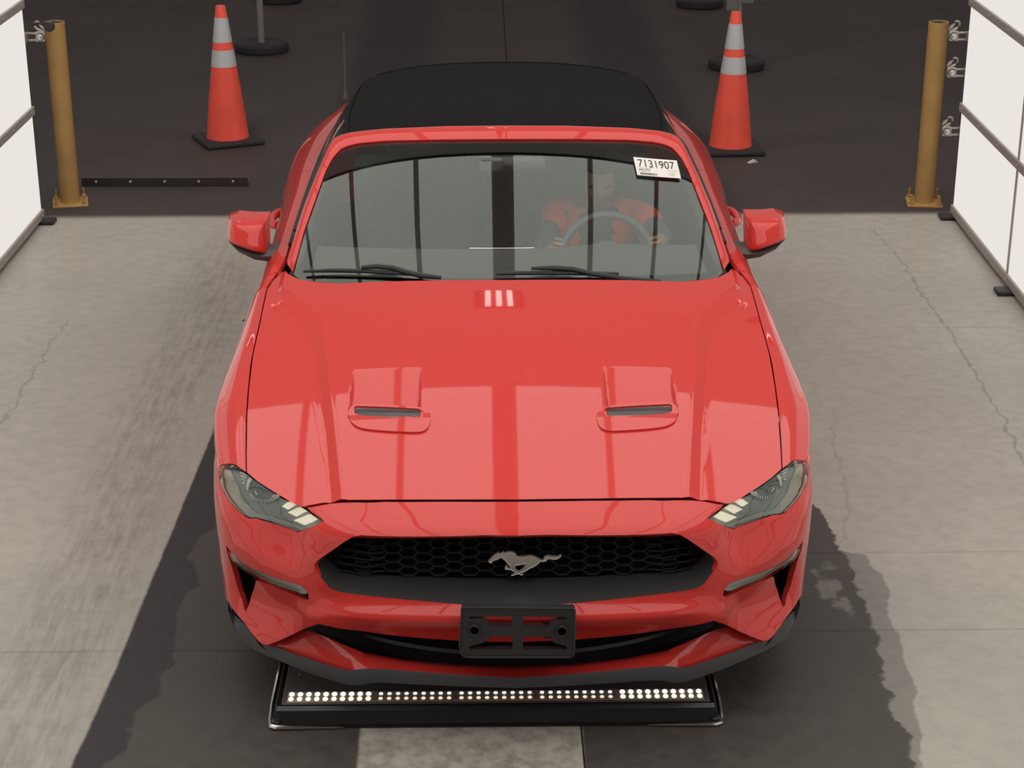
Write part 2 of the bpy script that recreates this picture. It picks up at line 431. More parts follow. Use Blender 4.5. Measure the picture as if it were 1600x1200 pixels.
bm = bmesh.new(); add_box(bm, (0, 14, -.16), (30, 56, .06)); bm_obj('sub_floor', bm, CAVITY, floor, False)

# ---- light walls on both sides
PANEL = emit_mat('backlit_white_panel', (1.0, .945, .885), WALL_POWER)
RAIL = mat('grey_aluminium_rail', (.36, .33, .30), .5)
BACKC = mat('wall_backing', (.05, .047, .045), .7)
SCREW = mat('rail_screw', (.55, .53, .50), .3, .8)
def light_wall(name, origin, rz, sg):
    # local frame: y runs towards the camera as negative, panel faces +x*sg
    wl = tag(empty(name, origin, rz), kind='structure'); LEN = 9.1
    bm = bmesh.new(); add_box(bm, (-sg*.11, -LEN/2, .95), (.10, LEN, 1.86)); bm_obj('backing', bm, BACKC, wl, False)
    zr = [.045, .645, 1.245, 1.845]; h = .05
    pm = None
    for j in range(3):
        for i in range(7):
            y1 = -1.3*i-(.012 if i else .006); y0 = -1.3*(i+1)+.012
            bm = bmesh.new(); add_box(bm, (-sg*.03, (y0+y1)/2, (zr[j]+zr[j+1])/2), (.05, y1-y0, zr[j+1]-zr[j]-h+.006), .003, None, 1)
            bm_obj('light_panel', bm, PANEL, wl, False)
    for z in zr:
        bm = bmesh.new(); add_box(bm, (-sg*.022, -LEN/2+.004, z), (.06, LEN+.012, h), .004, None, 1); bm_obj('rail', bm, RAIL, wl, False)
    for i in range(1, 7):
        bm = bmesh.new(); add_box(bm, (-sg*.026, -1.3*i, .945), (.054, .024, 1.80), .002, None, 1); bm_obj('mullion', bm, RAIL, wl, False)
    sc = bmesh.new(); add_lathe(sc, [(.009, 0), (.009, .004), (.005, .007)], 10, (0, 0, 0), Matrix.Rotation(sg*math.pi/2, 3, 'Y')); so = None
    for z in zr[:4]:
        for k in range(7):
            p = (sg*.008, -.06-.42*k, z)
            if so is None: so = bm_obj('screw', sc, SCREW, wl); so.location = p
            else: c = so.copy(); c.location = p; link(c, wl)
    for yy in (-.05, -1.42, -2.8):
        bm = bmesh.new(); add_box(bm, (sg*.0, yy, .012), (.16, .10, .024), .006); bm_obj('foot', bm, BLACKP, wl)
    return wl
light_wall('wall_left', (-2.632, 5.59, 0.0), -.010, 1)
light_wall('wall_right', (2.634, 5.60, 0.0), -.022, -1)

# ---- lit ceiling of the photo booth
CPAN = emit_mat('backlit_ceiling_panel', (1.0, .975, .93), CEIL_POWER)
ceil = tag(empty('ceiling'), kind='structure')
bm = bmesh.new(); add_box(bm, (0, (CEIL_Y0+CEIL_Y1)/2, CEIL_Z+.10), (5.4, CEIL_Y1-CEIL_Y0+.1, .10)); bm_obj('ceiling_backing', bm, BACKC, ceil, False)
BEAM = mat('white_ceiling_beam', (.80, .77, .73), .6)
GX = CEIL_GX
yb = [CEIL_Y0, -1.7, -.3, 1.1, CEIL_Y1]
for (xa, ga), (xb, gb) in zip(GX, GX[1:]):
    for j in range(4):
        bm = bmesh.new(); x0, x1 = xa+ga/2, xb-gb/2; y0, y1 = yb[j]+.008, yb[j+1]-.008
        add_box(bm, ((x0+x1)/2, (y0+y1)/2, CEIL_Z+.02), (x1-x0, y1-y0, .04)); bm_obj('ceiling_panel', bm, CPAN, ceil, False)
    bm = bmesh.new(); add_box(bm, (xb, (CEIL_Y0+CEIL_Y1)/2, CEIL_Z+.03), (gb, CEIL_Y1-CEIL_Y0, .05)); bm_obj('ceiling_beam', bm, BEAM, ceil, False)
# unseen wall added beyond the camera to shape the light on the bumper
wf_ = bmesh.new(); add_box(wf_, (0, -7.2, 2.5), (12, .2, 5.0)); tag(bm_obj('wall_added_front', wf_, mat('grey_added_wall', (.30, .28, .27), .8), None, False), kind='structure')
wb_ = bmesh.new(); add_box(wb_, (0, 30, 2.2), (28, .2, 4.4)); tag(bm_obj('wall_back', wb_, mat('dark_back_wall', (.10, .09, .085), .8), None, False), kind='structure')
# two added fill lamps, unseen, brightening the cones and bollards behind the car
for sg in (-1, 1):
    fl = empty('fill_lamp', (sg*2.3, 5.3, 3.7)); tag(fl, 'added fill lamp, unseen, behind the lit ceiling, %s side, aimed at the rear floor' % ('left' if sg < 0 else 'right'), 'lamp')
    R = Matrix.Rotation(math.radians(52), 3, 'X')
    bm = bmesh.new(); add_box(bm, R @ Vector((0, 0, .06)), (.9, .6, .08), .02, R); bm_obj('fill_housing', bm, BACKC, fl)
    bm = bmesh.new(); add_box(bm, R @ Vector((0, 0, .012)), (.82, .52, .02), .004, R); bm_obj('fill_face', bm, emit_mat('fill_light', (1.0, .95, .90), FILL), fl)
    bm = bmesh.new(); add_tube(bm, [(0, 0, .08), (0, 0, 1.4)], .02); bm_obj('hanger', bm, BACKC, fl)
# a small strip lamp further back under the garage roof
gl = empty('ceiling_lamp', (.0, 7.35, 5.0)); tag(gl, 'small strip lamp hanging above the garage floor behind the car, mirrored in the hood', 'lamp')
TUBE = emit_mat('lamp_tube', (1, .95, .9), 5.0)
bm = bmesh.new(); add_box(bm, (0, 0, .05), (.46, 1.0, .05), .01); bm_obj('lamp_body', bm, BACKC, gl)
for k in (-1, 0, 1):
    bm = bmesh.new(); add_box(bm, (k*.10, .0, .012), (.05, .9, .03), .008); bm_obj('lamp_tube', bm, TUBE, gl)
# ================================================================== THE CAR
car = empty('car')
tag(car, 'red two-door convertible car with black fabric roof and running horse emblem', 'car')
def mirr(pts): return [(-p[0], p[1]) for p in pts][::-1]

# ---- hood: height over (x, y)
def zbase(x, y):
    d = y-.125
    zc = .735+.235*d+.025*d*d-.04143*d**3
    if d < 0: zc = .735+.235*d-2.1*d*d
    return zc-.026*(abs(x)/.8)**2
hb = lambda x, y: np.array([x, y, zbase(x, y)])
RA = invs(hb, [(432, 452), (427, 462), (436, 478), (464, 497), (478, 514), (486, 546), (494, 596), (501, 642), (509, 700), (515, 770)], -.8, 1.4)
RB = invs(hb, [(441, 448), (455, 457), (471, 468), (503, 500), (510, 546), (517, 614), (523, 661), (530, 720), (536, 772)], -.8, 1.4)
def ridge(R):
    a = np.array(sorted([(q[1], -q[0]) for q in R])); f_ = pch(a[:, 0], a[:, 1]); lo_, hi_ = a[0, 0], a[-1, 0]; return lambda y: float(f_(min(max(y, lo_), hi_)))
xA, xB = ridge(RA), ridge(RB)
VT = invs(hb, [(553, 578), (658, 578), (661, 655), (553, 648), (553, 634), (661, 641), (667, 560)], -.4, .8)
hv_ = lambda x, y: np.array([x, y, zbase(x, y)-.022])
VT[4], VT[5] = invs(hv_, [(553, 634), (661, 640.5)], -.4, .8)
vx0, vx1 = -VT[0][0]+.004, -VT[1][0]-.004      # outer, inner |x| of the vent recess
vy_top, vy_s0, vy_s1 = VT[0][1], .5*(VT[4][1]+VT[5][1]), .5*(VT[2][1]+VT[3][1])
RAMP = .018
def zh2(x, y):
    a, b = float(xA(y)), float(xB(y)); z = zbase(x, y)
    return z-RAMP*float(sstep(-.06, 1.06, (abs(x)-b)/(a-b))) if a > b+.004 else z
h2 = lambda x, y: np.array([x, y, zh2(x, y)])
def zhood(x, y):
    ax = abs(x); z = zbase(x, y)
    a, b = float(xA(y)), float(xB(y))
    if a > b+.004:
        t = (ax-b)/(a-b); f = max(0., min(1., t)); k = .12
        z -= RAMP*float(sstep(-.06, 1.06, t))
        fade = float(sstep(.28, .55, y))*float(sstep(1.50, 1.40, y)) if y < 1.4 else float(sstep(.28, .55, y))
        z += .0018*fade*(math.exp(-((ax-b)/.008)**2)+math.exp(-((ax-a)/.008)**2))
    if ax < vx0+.03 and ax > vx1-.03 and vy_s1-.01 < y < vy_top+.02:
        side = float(sstep(0, .010, ax-vx1))*float(sstep(0, .010, vx0-ax))
        dep = .024*max(0., min(1., (vy_top-y)/(vy_top-vy_s0))) if y > vy_s0 else (.040 if y > vy_s1+.012 else .040*float(sstep(0, 1, (y-vy_s1)/.012)))
        z -= dep*side
    return z
hs = lambda x, y: np.array([x, y, zhood(x, y)])
cut_px = [(441, 425.5), (428, 437), (418, 452), (414, 470), (406, 509), (395.5, 556), (389.5, 606), (386.5, 650), (385.5, 711), (386, 738)]
frt_px = [(386, 738), (402, 751.5), (426.5, 767.5), (450, 781.5), (461, 788), (473, 791), (507, 785), (545, 781), (600, 780.6), (700, 780.5), (801, 780.5)]
rear_px = [(441, 425.5), (447, 421), (457, 426.5), (480, 436), (510, 440), (540, 442.5), (615, 439.5), (700, 438), (795, 437.5)]
cutH = invs(h2, cut_px, -.82, 1.5); frtH = invs(h2, frt_px, -.8, .4); rearH = invs(h2, rear_px, -.82, 1.5)
ca = np.array(cutH); ca = ca[np.argsort(ca[:, 1])]
xe = lambda y: np.interp(y, ca[:, 1], -ca[:, 0])
fa = np.array([(-a, b) for a, b in frtH]); fa = fa[np.argsort(fa[:, 0])]; fa[0, 0] = 0
ra = np.array([(-a, b) for a, b in rearH]); ra = ra[np.argsort(ra[:, 0])]; ra[0, 0] = 0
yF = lambda x: np.interp(abs(x), fa[:, 0], fa[:, 1]); yR = lambda x: np.interp(abs(x), ra[:, 0], ra[:, 1])
xf_c, xr_c = fa[-1, 0], ra[-1, 0]
NU, NV = 401, 201
def hood_uv(u, v):
    # u -1..1 across, v 0..1 front to rear
    v2 = v; x0 = xf_c+(xr_c-xf_c)*v2
    for _ in range(4):
        xx = u*x0; y = yF(xx*min(1, xf_c/max(x0, 1e-6)))*(1-v)+yR(xx*min(1, xr_c/max(x0, 1e-6)))*v
        x0 = float(xe(yF(u*xf_c)*(1-v)+yR(u*xr_c)*v)) if abs(u) > 0 else x0
        y = yF(u*xf_c)*(1-v)+yR(u*xr_c)*v
    return u*x0, float(y)
def hood_fn(u, v):
    x, y = hood_uv(u, v); return (x, y, zhood(x, y))
us = np.linspace(-1, 1, NU); vs_ = np.linspace(0, 1, NV)
Vh = [hood_fn(u, v) for v in vs_ for u in us]; Fh = [(j*NU+i, j*NU+i+1, (j+1)*NU+i+1, (j+1)*NU+i) for j in range(NV-1) for i in range(NU-1)]
ring = [i for i in range(NU)]+[j*NU+NU-1 for j in range(1, NV)]+[(NV-1)*NU+i for i in range(NU-2, -1, -1)]+[j*NU for j in range(NV-2, 0, -1)]
base = len(Vh)
for i in ring:
    q = np.array(Vh[i][:2]); c_ = np.array([0, .85]); d_ = (c_-q)/np.linalg.norm(c_-q)*.022; Vh.append((q[0]+d_[0], q[1]+d_[1], Vh[i][2]-.014))
for k in range(len(ring)):
    a, b = ring[k], ring[(k+1) % len(ring)]; Fh.append((a, base+k, base+(k+1) % len(ring), b))
hood = mesh_obj('hood', Vh, Fh, PAINT, car, True, None, 40)
# vents: mesh insert in the slot and a thin bezel around it
mesh_m = mat('vent_mesh_black', (.035, .035, .036), .5)
t = mesh_m.node_tree; b_ = t.nodes['Principled BSDF']; tc = nd(mesh_m, 'ShaderNodeTexCoord'); vo = nd(mesh_m, 'ShaderNodeTexVoronoi'); vo.inputs['Scale'].default_value = 260
rp = nd(mesh_m, 'ShaderNodeMapRange'); rp.inputs[1].default_value = .2; rp.inputs[2].default_value = .5; rp.inputs[3].default_value = .02; rp.inputs[4].default_value = .11
t.links.new(tc.outputs['Object'], vo.inputs['Vector']); t.links.new(vo.outputs[0], rp.inputs[0]); t.links.new(rp.outputs[0], b_.inputs['Base Color'])
slot_px = [(553, 637), (556, 634.2), (600, 635.5), (654, 638.5), (660.5, 642), (661.5, 650), (659, 655), (654, 655.6), (600, 651.5), (560, 648.5), (554, 645)]
bez_px = [(544, 643), (545, 654), (549, 662), (556, 668), (568, 672.5), (600, 675.8), (640, 677.8), (658, 677.5), (667, 673), (671.5, 665), (673, 655), (672, 647), (668, 643.5), (662, 640), (654, 636.5), (600, 633.3), (556, 631.8), (550, 635)]
def zsl(x, y):  # plane of the mesh: rises towards the front lip
    f = (y-vy_s1)/(vy_s0-vy_s1); return zbase(x, y)-.004-.022*max(0., min(1.2, f))
sl_fn = lambda x, y: np.array([x, y, zsl(x, y)+.004])
def zbz(x, y): return zbase(x, y)+.003+.003*float(sstep(0, .03, vy_s1+.01-y))
bz_fn = lambda x, y: np.array([x, y, zbz(x, y)])
for sgn in (1, -1):
    sl = invs(sl_fn, slot_px, -.35, .6); bz = invs(hb, bez_px, -.35, .6)
    if sgn < 0: sl = mirr(sl); bz = mirr(bz)
    o = patch('vent_mesh', sl_fn, sl, [], .012, mesh_m, hood, .006)
    o['label'] = 'black mesh filling the hood vent slot'
    cen = np.mean(sl, 0); hole = invs(bz_fn, slot_px, -.35, .6); hole = hole if sgn > 0 else mirr(hole)
    patch('vent_bezel', bz_fn, smooth_poly(bz, 1), [hole], .010, PAINT, hood, .007)

# ---- front fascia: plan curve C(s) plus outward offset h(s, z)
pc = np.array([(0, 0), (.15, .002), (.30, .010), (.42, .022), (.52, .040), (.62, .070), (.70, .105), (.77, .150), (.83, .210), (.875, .285), (.905, .370), (.925, .470), (.94, .58), (.95, .70)])
sl_ = np.concatenate([[0], np.cumsum(np.linalg.norm(np.diff(pc, axis=0), axis=1))])
fx, fy = pch(sl_, pc[:, 0]), pch(sl_, pc[:, 1])
def plan(s):
    a = abs(s); x, y = float(fx(a)), float(fy(a)); e = 1e-3
    tx, ty = float(fx(a+e)-fx(max(a-e, 0))), float(fy(a+e)-fy(max(a-e, 0))); L = math.hypot(tx, ty)
    nx, ny = ty/L, -tx/L
    if a < .05: nx *= a/.05
    return (x if s >= 0 else -x), y, (nx if s >= 0 else -nx), ny
def to_sh(P):
    x, y = abs(P[0]), P[1]; S = np.linspace(0, 1.35, 500); d = (fx(S)-x)**2+(fy(S)-y)**2; s = S[int(np.argmin(d))]
    _, y0, nx, ny = plan(s); x0 = float(fx(s)); return s, P[2], (x-x0)*nx+(y-y0)*ny
FRT = sorted([to_sh(h2(*inv(h2, q[0], q[1], -.5, .3))) for q in frt_px])
fS, fZ, fH = [np.array(c) for c in zip(*FRT)]
cols = {
 0.: [(.705, -.055), (.683, -.014), (.66, 0), (.60, .002), (.52, .0), (.48, .003), (.455, .020), (.44, .034), (.428, .038), (.414, .033), (.36, -.014), (.32, -.045), (.26, -.07), (.18, -.08)],
 .25: [(.704, -.055), (.682, -.014), (.66, 0), (.60, .002), (.52, .0), (.48, .003), (.455, .019), (.44, .033), (.428, .037), (.414, .032), (.36, -.012), (.32, -.042), (.26, -.066), (.18, -.075)],
 .42: [(.700, -.056), (.680, -.020), (.66, -.003), (.60, .001), (.52, .002), (.48, .004), (.452, .018), (.437, .032), (.424, .036), (.410, .030), (.36, -.006), (.31, -.034), (.25, -.055), (.18, -.065)],
 .57: [(.69, -.055), (.665, -.028), (.62, -.010), (.57, .002), (.52, .008), (.47, .010), (.44, .018), (.41, .028), (.395, .028), (.34, .010), (.29, -.002), (.24, -.006), (.18, -.012)],
 .70: [(.67, -.073), (.63, -.062), (.59, -.044), (.55, -.020), (.52, -.006), (.49, -.003), (.44, -.018), (.39, -.030), (.34, -.014), (.27, .012), (.22, .016), (.18, .012)],
 .85: [(.68, -.074), (.63, -.042), (.60, -.026), (.57, -.012), (.54, -.004), (.50, -.010), (.44, -.040), (.38, -.046), (.31, -.014), (.25, .016), (.20, .020), (.18, .020)],
 1.0: [(.70, -.052), (.66, -.018), (.60, .002), (.52, .003), (.42, -.005), (.32, -.004), (.24, .004), (.18, .006)],
 1.09: [(.80, -.14), (.745, -.060), (.725, -.022), (.69, -.008), (.60, .004), (.45, .0), (.30, -.008), (.18, -.010)],
 1.28: [(.80, -.06), (.745, -.024), (.72, -.010), (.60, .0), (.40, -.008), (.18, -.022)]}
for s_ in cols:
    if s_ < 1.05: zt, ht = float(np.interp(s_, fS, fZ)), float(np.interp(s_, fS, fH)); cols[s_] = [(zt+.08, ht-.22), (zt, ht)]+cols[s_]
ZG = np.arange(.12, .8401, .002); SG = np.arange(0, 1.4, .004)
cS = sorted(cols); HC = np.array([pch(*zip(*sorted(cols[s])))(ZG) for s in cS])
HC = np.concatenate([HC[1:2], HC]); cS2 = [-cS[1]]+cS
HG = np.array([pch(cS2, HC[:, k])(SG) for k in range(len(ZG))])      # [z, s]
def hf(s, z):
    a = min(max(abs(s)/.004, 0), len(SG)-1.001); b = min(max((z-.12)/.002, 0), len(ZG)-1.001); i, j = int(a), int(b); fa_, fb_ = a-i, b-j
    return float((HG[j, i]*(1-fa_)+HG[j, i+1]*fa_)*(1-fb_)+(HG[j+1, i]*(1-fa_)+HG[j+1, i+1]*fa_)*fb_)
def fas(s, z):
    x, y, nx, ny = plan(s); h = hf(s, z); return np.array([x+h*nx, y+h*ny, z])
grille_px = [(801, 837), (757, 836.2), (564, 836.2), (551, 838.8), (539, 846), (497, 875), (491.5, 881), (491, 888), (496, 896), (512, 917), (521, 922.5), (536, 926), (570, 930.5), (640, 937.5), (717, 944), (803, 947)]
fog_px = [(353, 851), (360, 861), (366, 868.5), (384, 884), (405, 893), (429, 902.5), (470, 915), (480, 924.5), (483, 936), (476, 938), (451, 926), (423, 915), (400, 907), (393, 930), (384, 956), (381, 951), (372, 922), (364, 893)]
hl_low = [(504, 815), (465, 832), (442, 823), (417, 815), (400, 810), (389, 810), (382, 807), (367, 793), (354, 777), (345, 761), (342, 747), (342, 729.5)]
bot_px = [(803, 1003), (717, 1001), (657, 997), (600, 991), (539, 983), (512, 978), (498, 974.5), (484, 979), (458, 991), (430, 1003), (417, 1008), (409, 1006), (395, 991), (381, 972), (368, 957), (357.5, 940)]
gr = invs(fas, grille_px, -.02, .68); gr = [(min(q[0], 0), q[1]) for q in gr]; gr[0] = (0, gr[0][1]); gr[-1] = (0, gr[-1][1])
grille_sz = gr+mirr(gr)[1:-1]
fog_sz = invs(fas, fog_px, -.95, .5)
top_sz = invs(fas, [(801, 784), (700, 784), (600, 784.2), (545, 784.6), (507, 788.5), (480, 793.5)], -.02, .74); top_sz[0] = (0, top_sz[0][1])
nose_edge = invs(fas, [(480, 793.5), (486, 800), (505.5, 813)], -.6, .7)[1:]
hl_sz = invs(fas, hl_low, -.6, .66)
bot_sz = invs(fas, bot_px, -.02, .3); bot_sz[0] = (0, bot_sz[0][1])
side_sz = [(-1.12, bot_sz[-1][1]-.03), (-1.235, .21), (-1.20, .40), (-1.20, .55), (-1.235, .68), (-1.235, .725)]
left_half = top_sz+nose_edge+hl_sz+[(-1.10, .726), (-1.16, .727)]+side_sz[::-1]+bot_sz[::-1]
fas_out = left_half+mirr(left_half)[1:-1]
bumper = patch('bumper', fas, fas_out, [grille_sz, fog_sz, mirr(fog_sz)], .016, PAINT, car, .02, out=(0, -1, .3))
# lower lip (red ledge) and black splitter
lipA_px = [(426, 1003), (448, 993), (470, 984.5), (490, 988), (507, 994), (525, 1002), (539, 1008.5), (570, 1020), (632, 1031), (717, 1039), (803, 1041)]
lipB_px = [(415, 1007), (440, 1014), (461, 1022.5), (485, 1030), (507, 1037.5), (530, 1045), (540, 1047), (551, 1047), (570, 1044.5), (601, 1045), (700, 1053), (803, 1059)]
splT_px = [(356.5, 941), (362, 958), (372, 966), (382, 975), (396, 993), (407, 1006)]+lipB_px
splB_px = [(357, 955), (363, 974), (372, 990), (382, 1006.5), (398, 1015), (414, 1023), (445, 1036), (476, 1049), (500, 1057), (523, 1064.5), (540, 1069.5), (552, 1071), (564, 1070.5), (579, 1067), (600, 1066.5), (632, 1068.5), (717, 1072.5), (803, 1075)]
def poly3(px, inset, zg):
    """points of a moulding: on the plan curve moved inward by inset, read at the measured points"""
    out = []; g = (-.02 if px[0][0] > 600 else -1.0, zg)
    def f(s, z):
        x, y, nx, ny = plan(s); k = inset(s) if callable(inset) else inset; return np.array([x-k*nx, y-k*ny, z])
    for q in invs(f, px, *g): out.append(f(*q))
    return out
def strip(name, A, B, m, parent, nn=60, depth=.0, mid=0.):
    def rs(P):
        P = np.array(P); L = np.concatenate([[0], np.cumsum(np.linalg.norm(np.diff(P, axis=0), axis=1))]); return np.array([[np.interp(t, L/L[-1], P[:, k]) for k in range(3)] for t in np.linspace(0, 1, nn)])
    a, b = rs(A), rs(B); a[-1, 0] = 0; b[-1, 0] = 0
    return a, b
def sym_rows(name, rows, m, parent, sharp=40, outv=(0, -1, .2)):
    n = len(rows[0]); V = []; F = []
    for r in rows:
        full = list(r)+[np.array([-p[0], p[1], p[2]]) for p in r[::-1][1:]]; V += full
    w_ = 2*n-1
    for j in range(len(rows)-1):
        for i in range(w_-1): F.append((j*w_+i, j*w_+i+1, (j+1)*w_+i+1, (j+1)*w_+i))
    bm = bmesh.new(); vv = [bm.verts.new(tuple(map(float, p))) for p in V]
    for f in F:
        try: bm.faces.new([vv[k] for k in f])
        except ValueError: pass
    bmesh.ops.recalc_face_normals(bm, faces=bm.faces)
    if sum(f.normal.dot(Vector(outv))*f.calc_area() for f in bm.faces) < 0: bmesh.ops.reverse_faces(bm, faces=bm.faces)
    me = bpy.data.meshes.new(name); bm.to_mesh(me); bm.free(); me.materials.append(m)
    me.polygons.foreach_set('use_smooth', [True]*len(me.polygons)); me.set_sharp_from_angle(angle=math.radians(sharp))
    return link(bpy.data.objects.new(name, me), parent)
LA = poly3(lipA_px, lambda s: .055+.045*(1-min(1, abs(s)/.75)), .25); LB = poly3(lipB_px, .025, .23)
a, b = strip('', LA, LB, None, None)
mid = .5*(a+b)+np.array([0, -.002, .006]); back = a+np.array([0, .03, -.03])
sym_rows('lower_lip', [back, a, mid, b, b+np.array([0, .01, -.02])], PAINT, bumper, 60)
ST = poly3(splT_px, .018, .2); SB = poly3(splB_px, .006, .17)
a, b = strip('', ST, SB, None, None, 90)
for r in (a, b): r[0] = r[0]
up = a+np.array([0, .012, -.012]); low = b+np.array([0, .10, -.004]); low[:, 0] *= .93
spl = sym_rows('splitter', [up, a, .5*(a+b)+np.array([0, -.004, .002]), b, low], DARKP, car, 40)
spl['label'] = 'dark grey plastic chin splitter'
# dark cavity behind the lower intake and its crossbar
def rowpts(xs, fy_, z): return [np.array([-x, fy_(x), z]) for x in xs]
xs_ = np.linspace(.62, 0, 30)
yin = lambda x: .125+.30*(x/.7)**2.2
cav = [rowpts(xs_, lambda x: yin(x)-.03, .385), rowpts(xs_, yin, .37), rowpts(xs_, yin, .19), rowpts(xs_, lambda x: yin(x)-.05, .175)]
sym_rows('lower_intake', cav, CAVITY, bumper, 30)
bar1 = rowpts(xs_, lambda x: yin(x)-.045, .262); bar2 = rowpts(xs_, lambda x: yin(x)-.05, .252)
sym_rows('intake_bar', [rowpts(xs_, yin, .266), bar1, bar2, rowpts(xs_, yin, .25)], BLACKP, bumper, 30)
bar1 = rowpts(xs_, lambda x: yin(x)-.045, .306); bar2 = rowpts(xs_, lambda x: yin(x)-.05, .296)
sym_rows('intake_bar', [rowpts(xs_, yin, .31), bar1, bar2, rowpts(xs_, yin, .294)], BLACKP, bumper, 30)

# ---- grille: shroud, honeycomb, fill panels, emblem
def gcurve(x): return .105+.55*max(0, abs(x)-.42)**1.5
sh3 = [fas(*q) for q in resample(grille_sz, .02)]
cen = np.array([0, 0, .57])
rows = [[], [], []]
for p in sh3:
    x = p[0]*.965; z = .575+(p[2]-.575)*(.80 if p[2] < .575 else .93); rows[0].append(p+np.array([0, .001, 0])); rows[1].append(p*np.array([.996, 1, 1])+np.array([0, .018, -.004 if p[2] > .57 else .003])); rows[2].append(np.array([x, gcurve(x)+.012, z]))
V = rows[0]+rows[1]+rows[2]; n = len(sh3)
F = [(j*n+i, j*n+(i+1) % n, (j+1)*n+(i+1) % n, (j+1)*n+i) for j in range(2) for i in range(n)]
SHR = mat('grille_shroud_plastic', (.045, .043, .044), .42)
gr_o = mesh_obj('grille', V, F, SHR, bumper, True, None, 45)
bk = [np.array([p[0]*1.0, gcurve(p[0])+.045, p[2]]) for p in rows[2]]
bm = bmesh.new(); vs2 = [bm.verts.new(tuple(map(float, p))) for p in bk]; bm.faces.new(vs2); bmesh.ops.triangulate(bm, faces=bm.faces)
bm_obj('grille_backing', bm, CAVITY, bumper, False)
# honeycomb of flat hexagonal rings
HEX = mat('honeycomb_plastic', (.010, .008, .009), .65, spec=.3)
inner = [(p[0], p[2]) for p in rows[2]]
bm = bmesh.new(); pw, ph = .0600, .0300
row = 0; zc = .472
hexes = []
while zc < .70:
    for k in range(-12, 13):
        xc = k*2*pw*.75*1.0+(pw*.75 if row % 2 else 0); hexes.append((xc, zc))
    zc += ph*.5; row += 1
HX = np.array(hexes); keep = inside(HX, np.array(inner)); 
for xc, zc in HX[keep]:
    if abs(xc) > .50: continue
    y = gcurve(xc); outr = [(xc+a*pw, zc+b*ph) for a, b in ((-.5, 0), (-.25, .5), (.25, .5), (.5, 0), (.25, -.5), (-.25, -.5))]
    innr = [(xc+(px_-xc)*.87, zc+(pz_-zc)*.82) for px_, pz_ in outr]
    if not all(inside(np.array(outr), np.array(inner)*np.array([1.0, 1.0]))): continue
    A = [bm.verts.new((p[0], gcurve(p[0]), p[1])) for p in outr]; B = [bm.verts.new((p[0], gcurve(p[0])+.002, p[1])) for p in innr]; C_ = [bm.verts.new((p[0], gcurve(p[0])+.03, p[1])) for p in innr]
    for i in range(6):
        j = (i+1) % 6; bm.faces.new((A[i], A[j], B[j], B[i])); bm.faces.new((B[i], B[j], C_[j], C_[i]))
bm_obj('honeycomb', bm, HEX, gr_o, False)
# closed side panels of the grille with faint wavy ribs
for sgn in (-1, 1):
    bm = bmesh.new()
    for r in range(9):
        z = .495+r*.0225; pts = []
        for i in range(15):
            x = .385+.26*i/14; pts.append((sgn*x, gcurve(x)-.006+.004*math.sin(i*1.3+r), z+.004*math.sin(i*.9+r*.7)))
        P2 = np.array([(p[0], p[2]) for p in pts]); ok = inside(P2, np.array(inner)); pts = [p for p, q in zip(pts, ok) if q]
        if len(pts) > 3: add_tube(bm, pts, .003, 6)
    bm_obj('side_rib', bm, HEX, gr_o, True)
# the running horse (measured outline, chrome)
horse = [(23.0, 29.5), (28, 24), (33, 19.5), (37, 17.5), (39.5, 15.3), (40, 18), (44, 16.8), (46.5, 14.8), (48, 17), (53, 15.5), (57, 14.8), (62, 16.3), (66, 18.6), (66, 20.5), (63.5, 20.2), (69, 22.2), (76, 22.8), (82, 22), (88, 20.9), (94, 22), (100, 25), (105, 27.6), (108.5, 28), (110, 25), (111, 22), (116, 21), (124, 22.5), (131, 22.5), (135, 20.5), (137.5, 20), (136, 23.5), (131, 26.8), (125, 27.8), (119, 26.8), (115, 27), (113, 30), (109, 31), (104, 30.5), (102, 33), (98, 36.5), (93, 39.5), (88, 41.5), (84, 44), (80, 46.5), (75, 48.5), (77.5, 51), (75, 52.5), (70, 50), (66, 51), (61, 53), (58.5, 52.6), (61, 51), (66, 48.5), (61, 45.5), (57, 43.5), (50, 43.2), (48.5, 40.5), (51, 36), (53, 38), (53.5, 41), (58, 41.2), (57.5, 38), (53, 33.5), (49, 29), (45, 26), (42, 24.6), (40, 26), (37, 28), (33, 28.8), (30, 30), (28, 33), (25, 33.2)]
leg_hole = [(64.5, 37), (69, 36.5), (75, 35.5), (82, 34), (79, 39), (75, 43.5), (70.5, 46.3), (66.5, 43.5), (64.5, 41)]
foot = [(66.5, 40.6), (69, 39.8), (71.5, 40), (70, 42), (67.5, 43)]
eo = empty('emblem', parent=bumper); eo['label'] = 'chrome running horse emblem'
YE = .075
def hz(p): q = at(740+p[0], 845+p[1], y=YE); return (q[0], q[2])
vv = [Vector(hz(p)) for p in horse]; hh = [Vector(hz(p)) for p in leg_hole]
ed = [(i, (i+1) % len(vv)) for i in range(len(vv))]+[(len(vv)+i, len(vv)+(i+1) % len(hh)) for i in range(len(hh))]
ov, _, of, _, _, _ = delaunay_2d_cdt(vv+hh, ed, [], 0, 1e-7)
pv = np.array([tuple(v)[:2] for v in ov]); pin = np.array([tuple(v) for v in vv]); hin = np.array([tuple(v) for v in hh])
bm = bmesh.new(); fr = [bm.verts.new((p[0], YE, p[1])) for p in pv]
for f in of:
    c = pv[list(f)].mean(0)[None]
    if inside(c, pin)[0] and not inside(c, hin)[0]:
        try: bm.faces.new([fr[i] for i in f])
        except ValueError: pass
for v in [v for v in bm.verts if not v.link_faces]: bm.verts.remove(v)
bmesh.ops.recalc_face_normals(bm, faces=bm.faces)
r = bmesh.ops.extrude_face_region(bm, geom=bm.faces[:]); vs2 = [g for g in r['geom'] if isinstance(g, bmesh.types.BMVert)]
bmesh.ops.translate(bm, vec=(0, -.008, 0), verts=vs2)
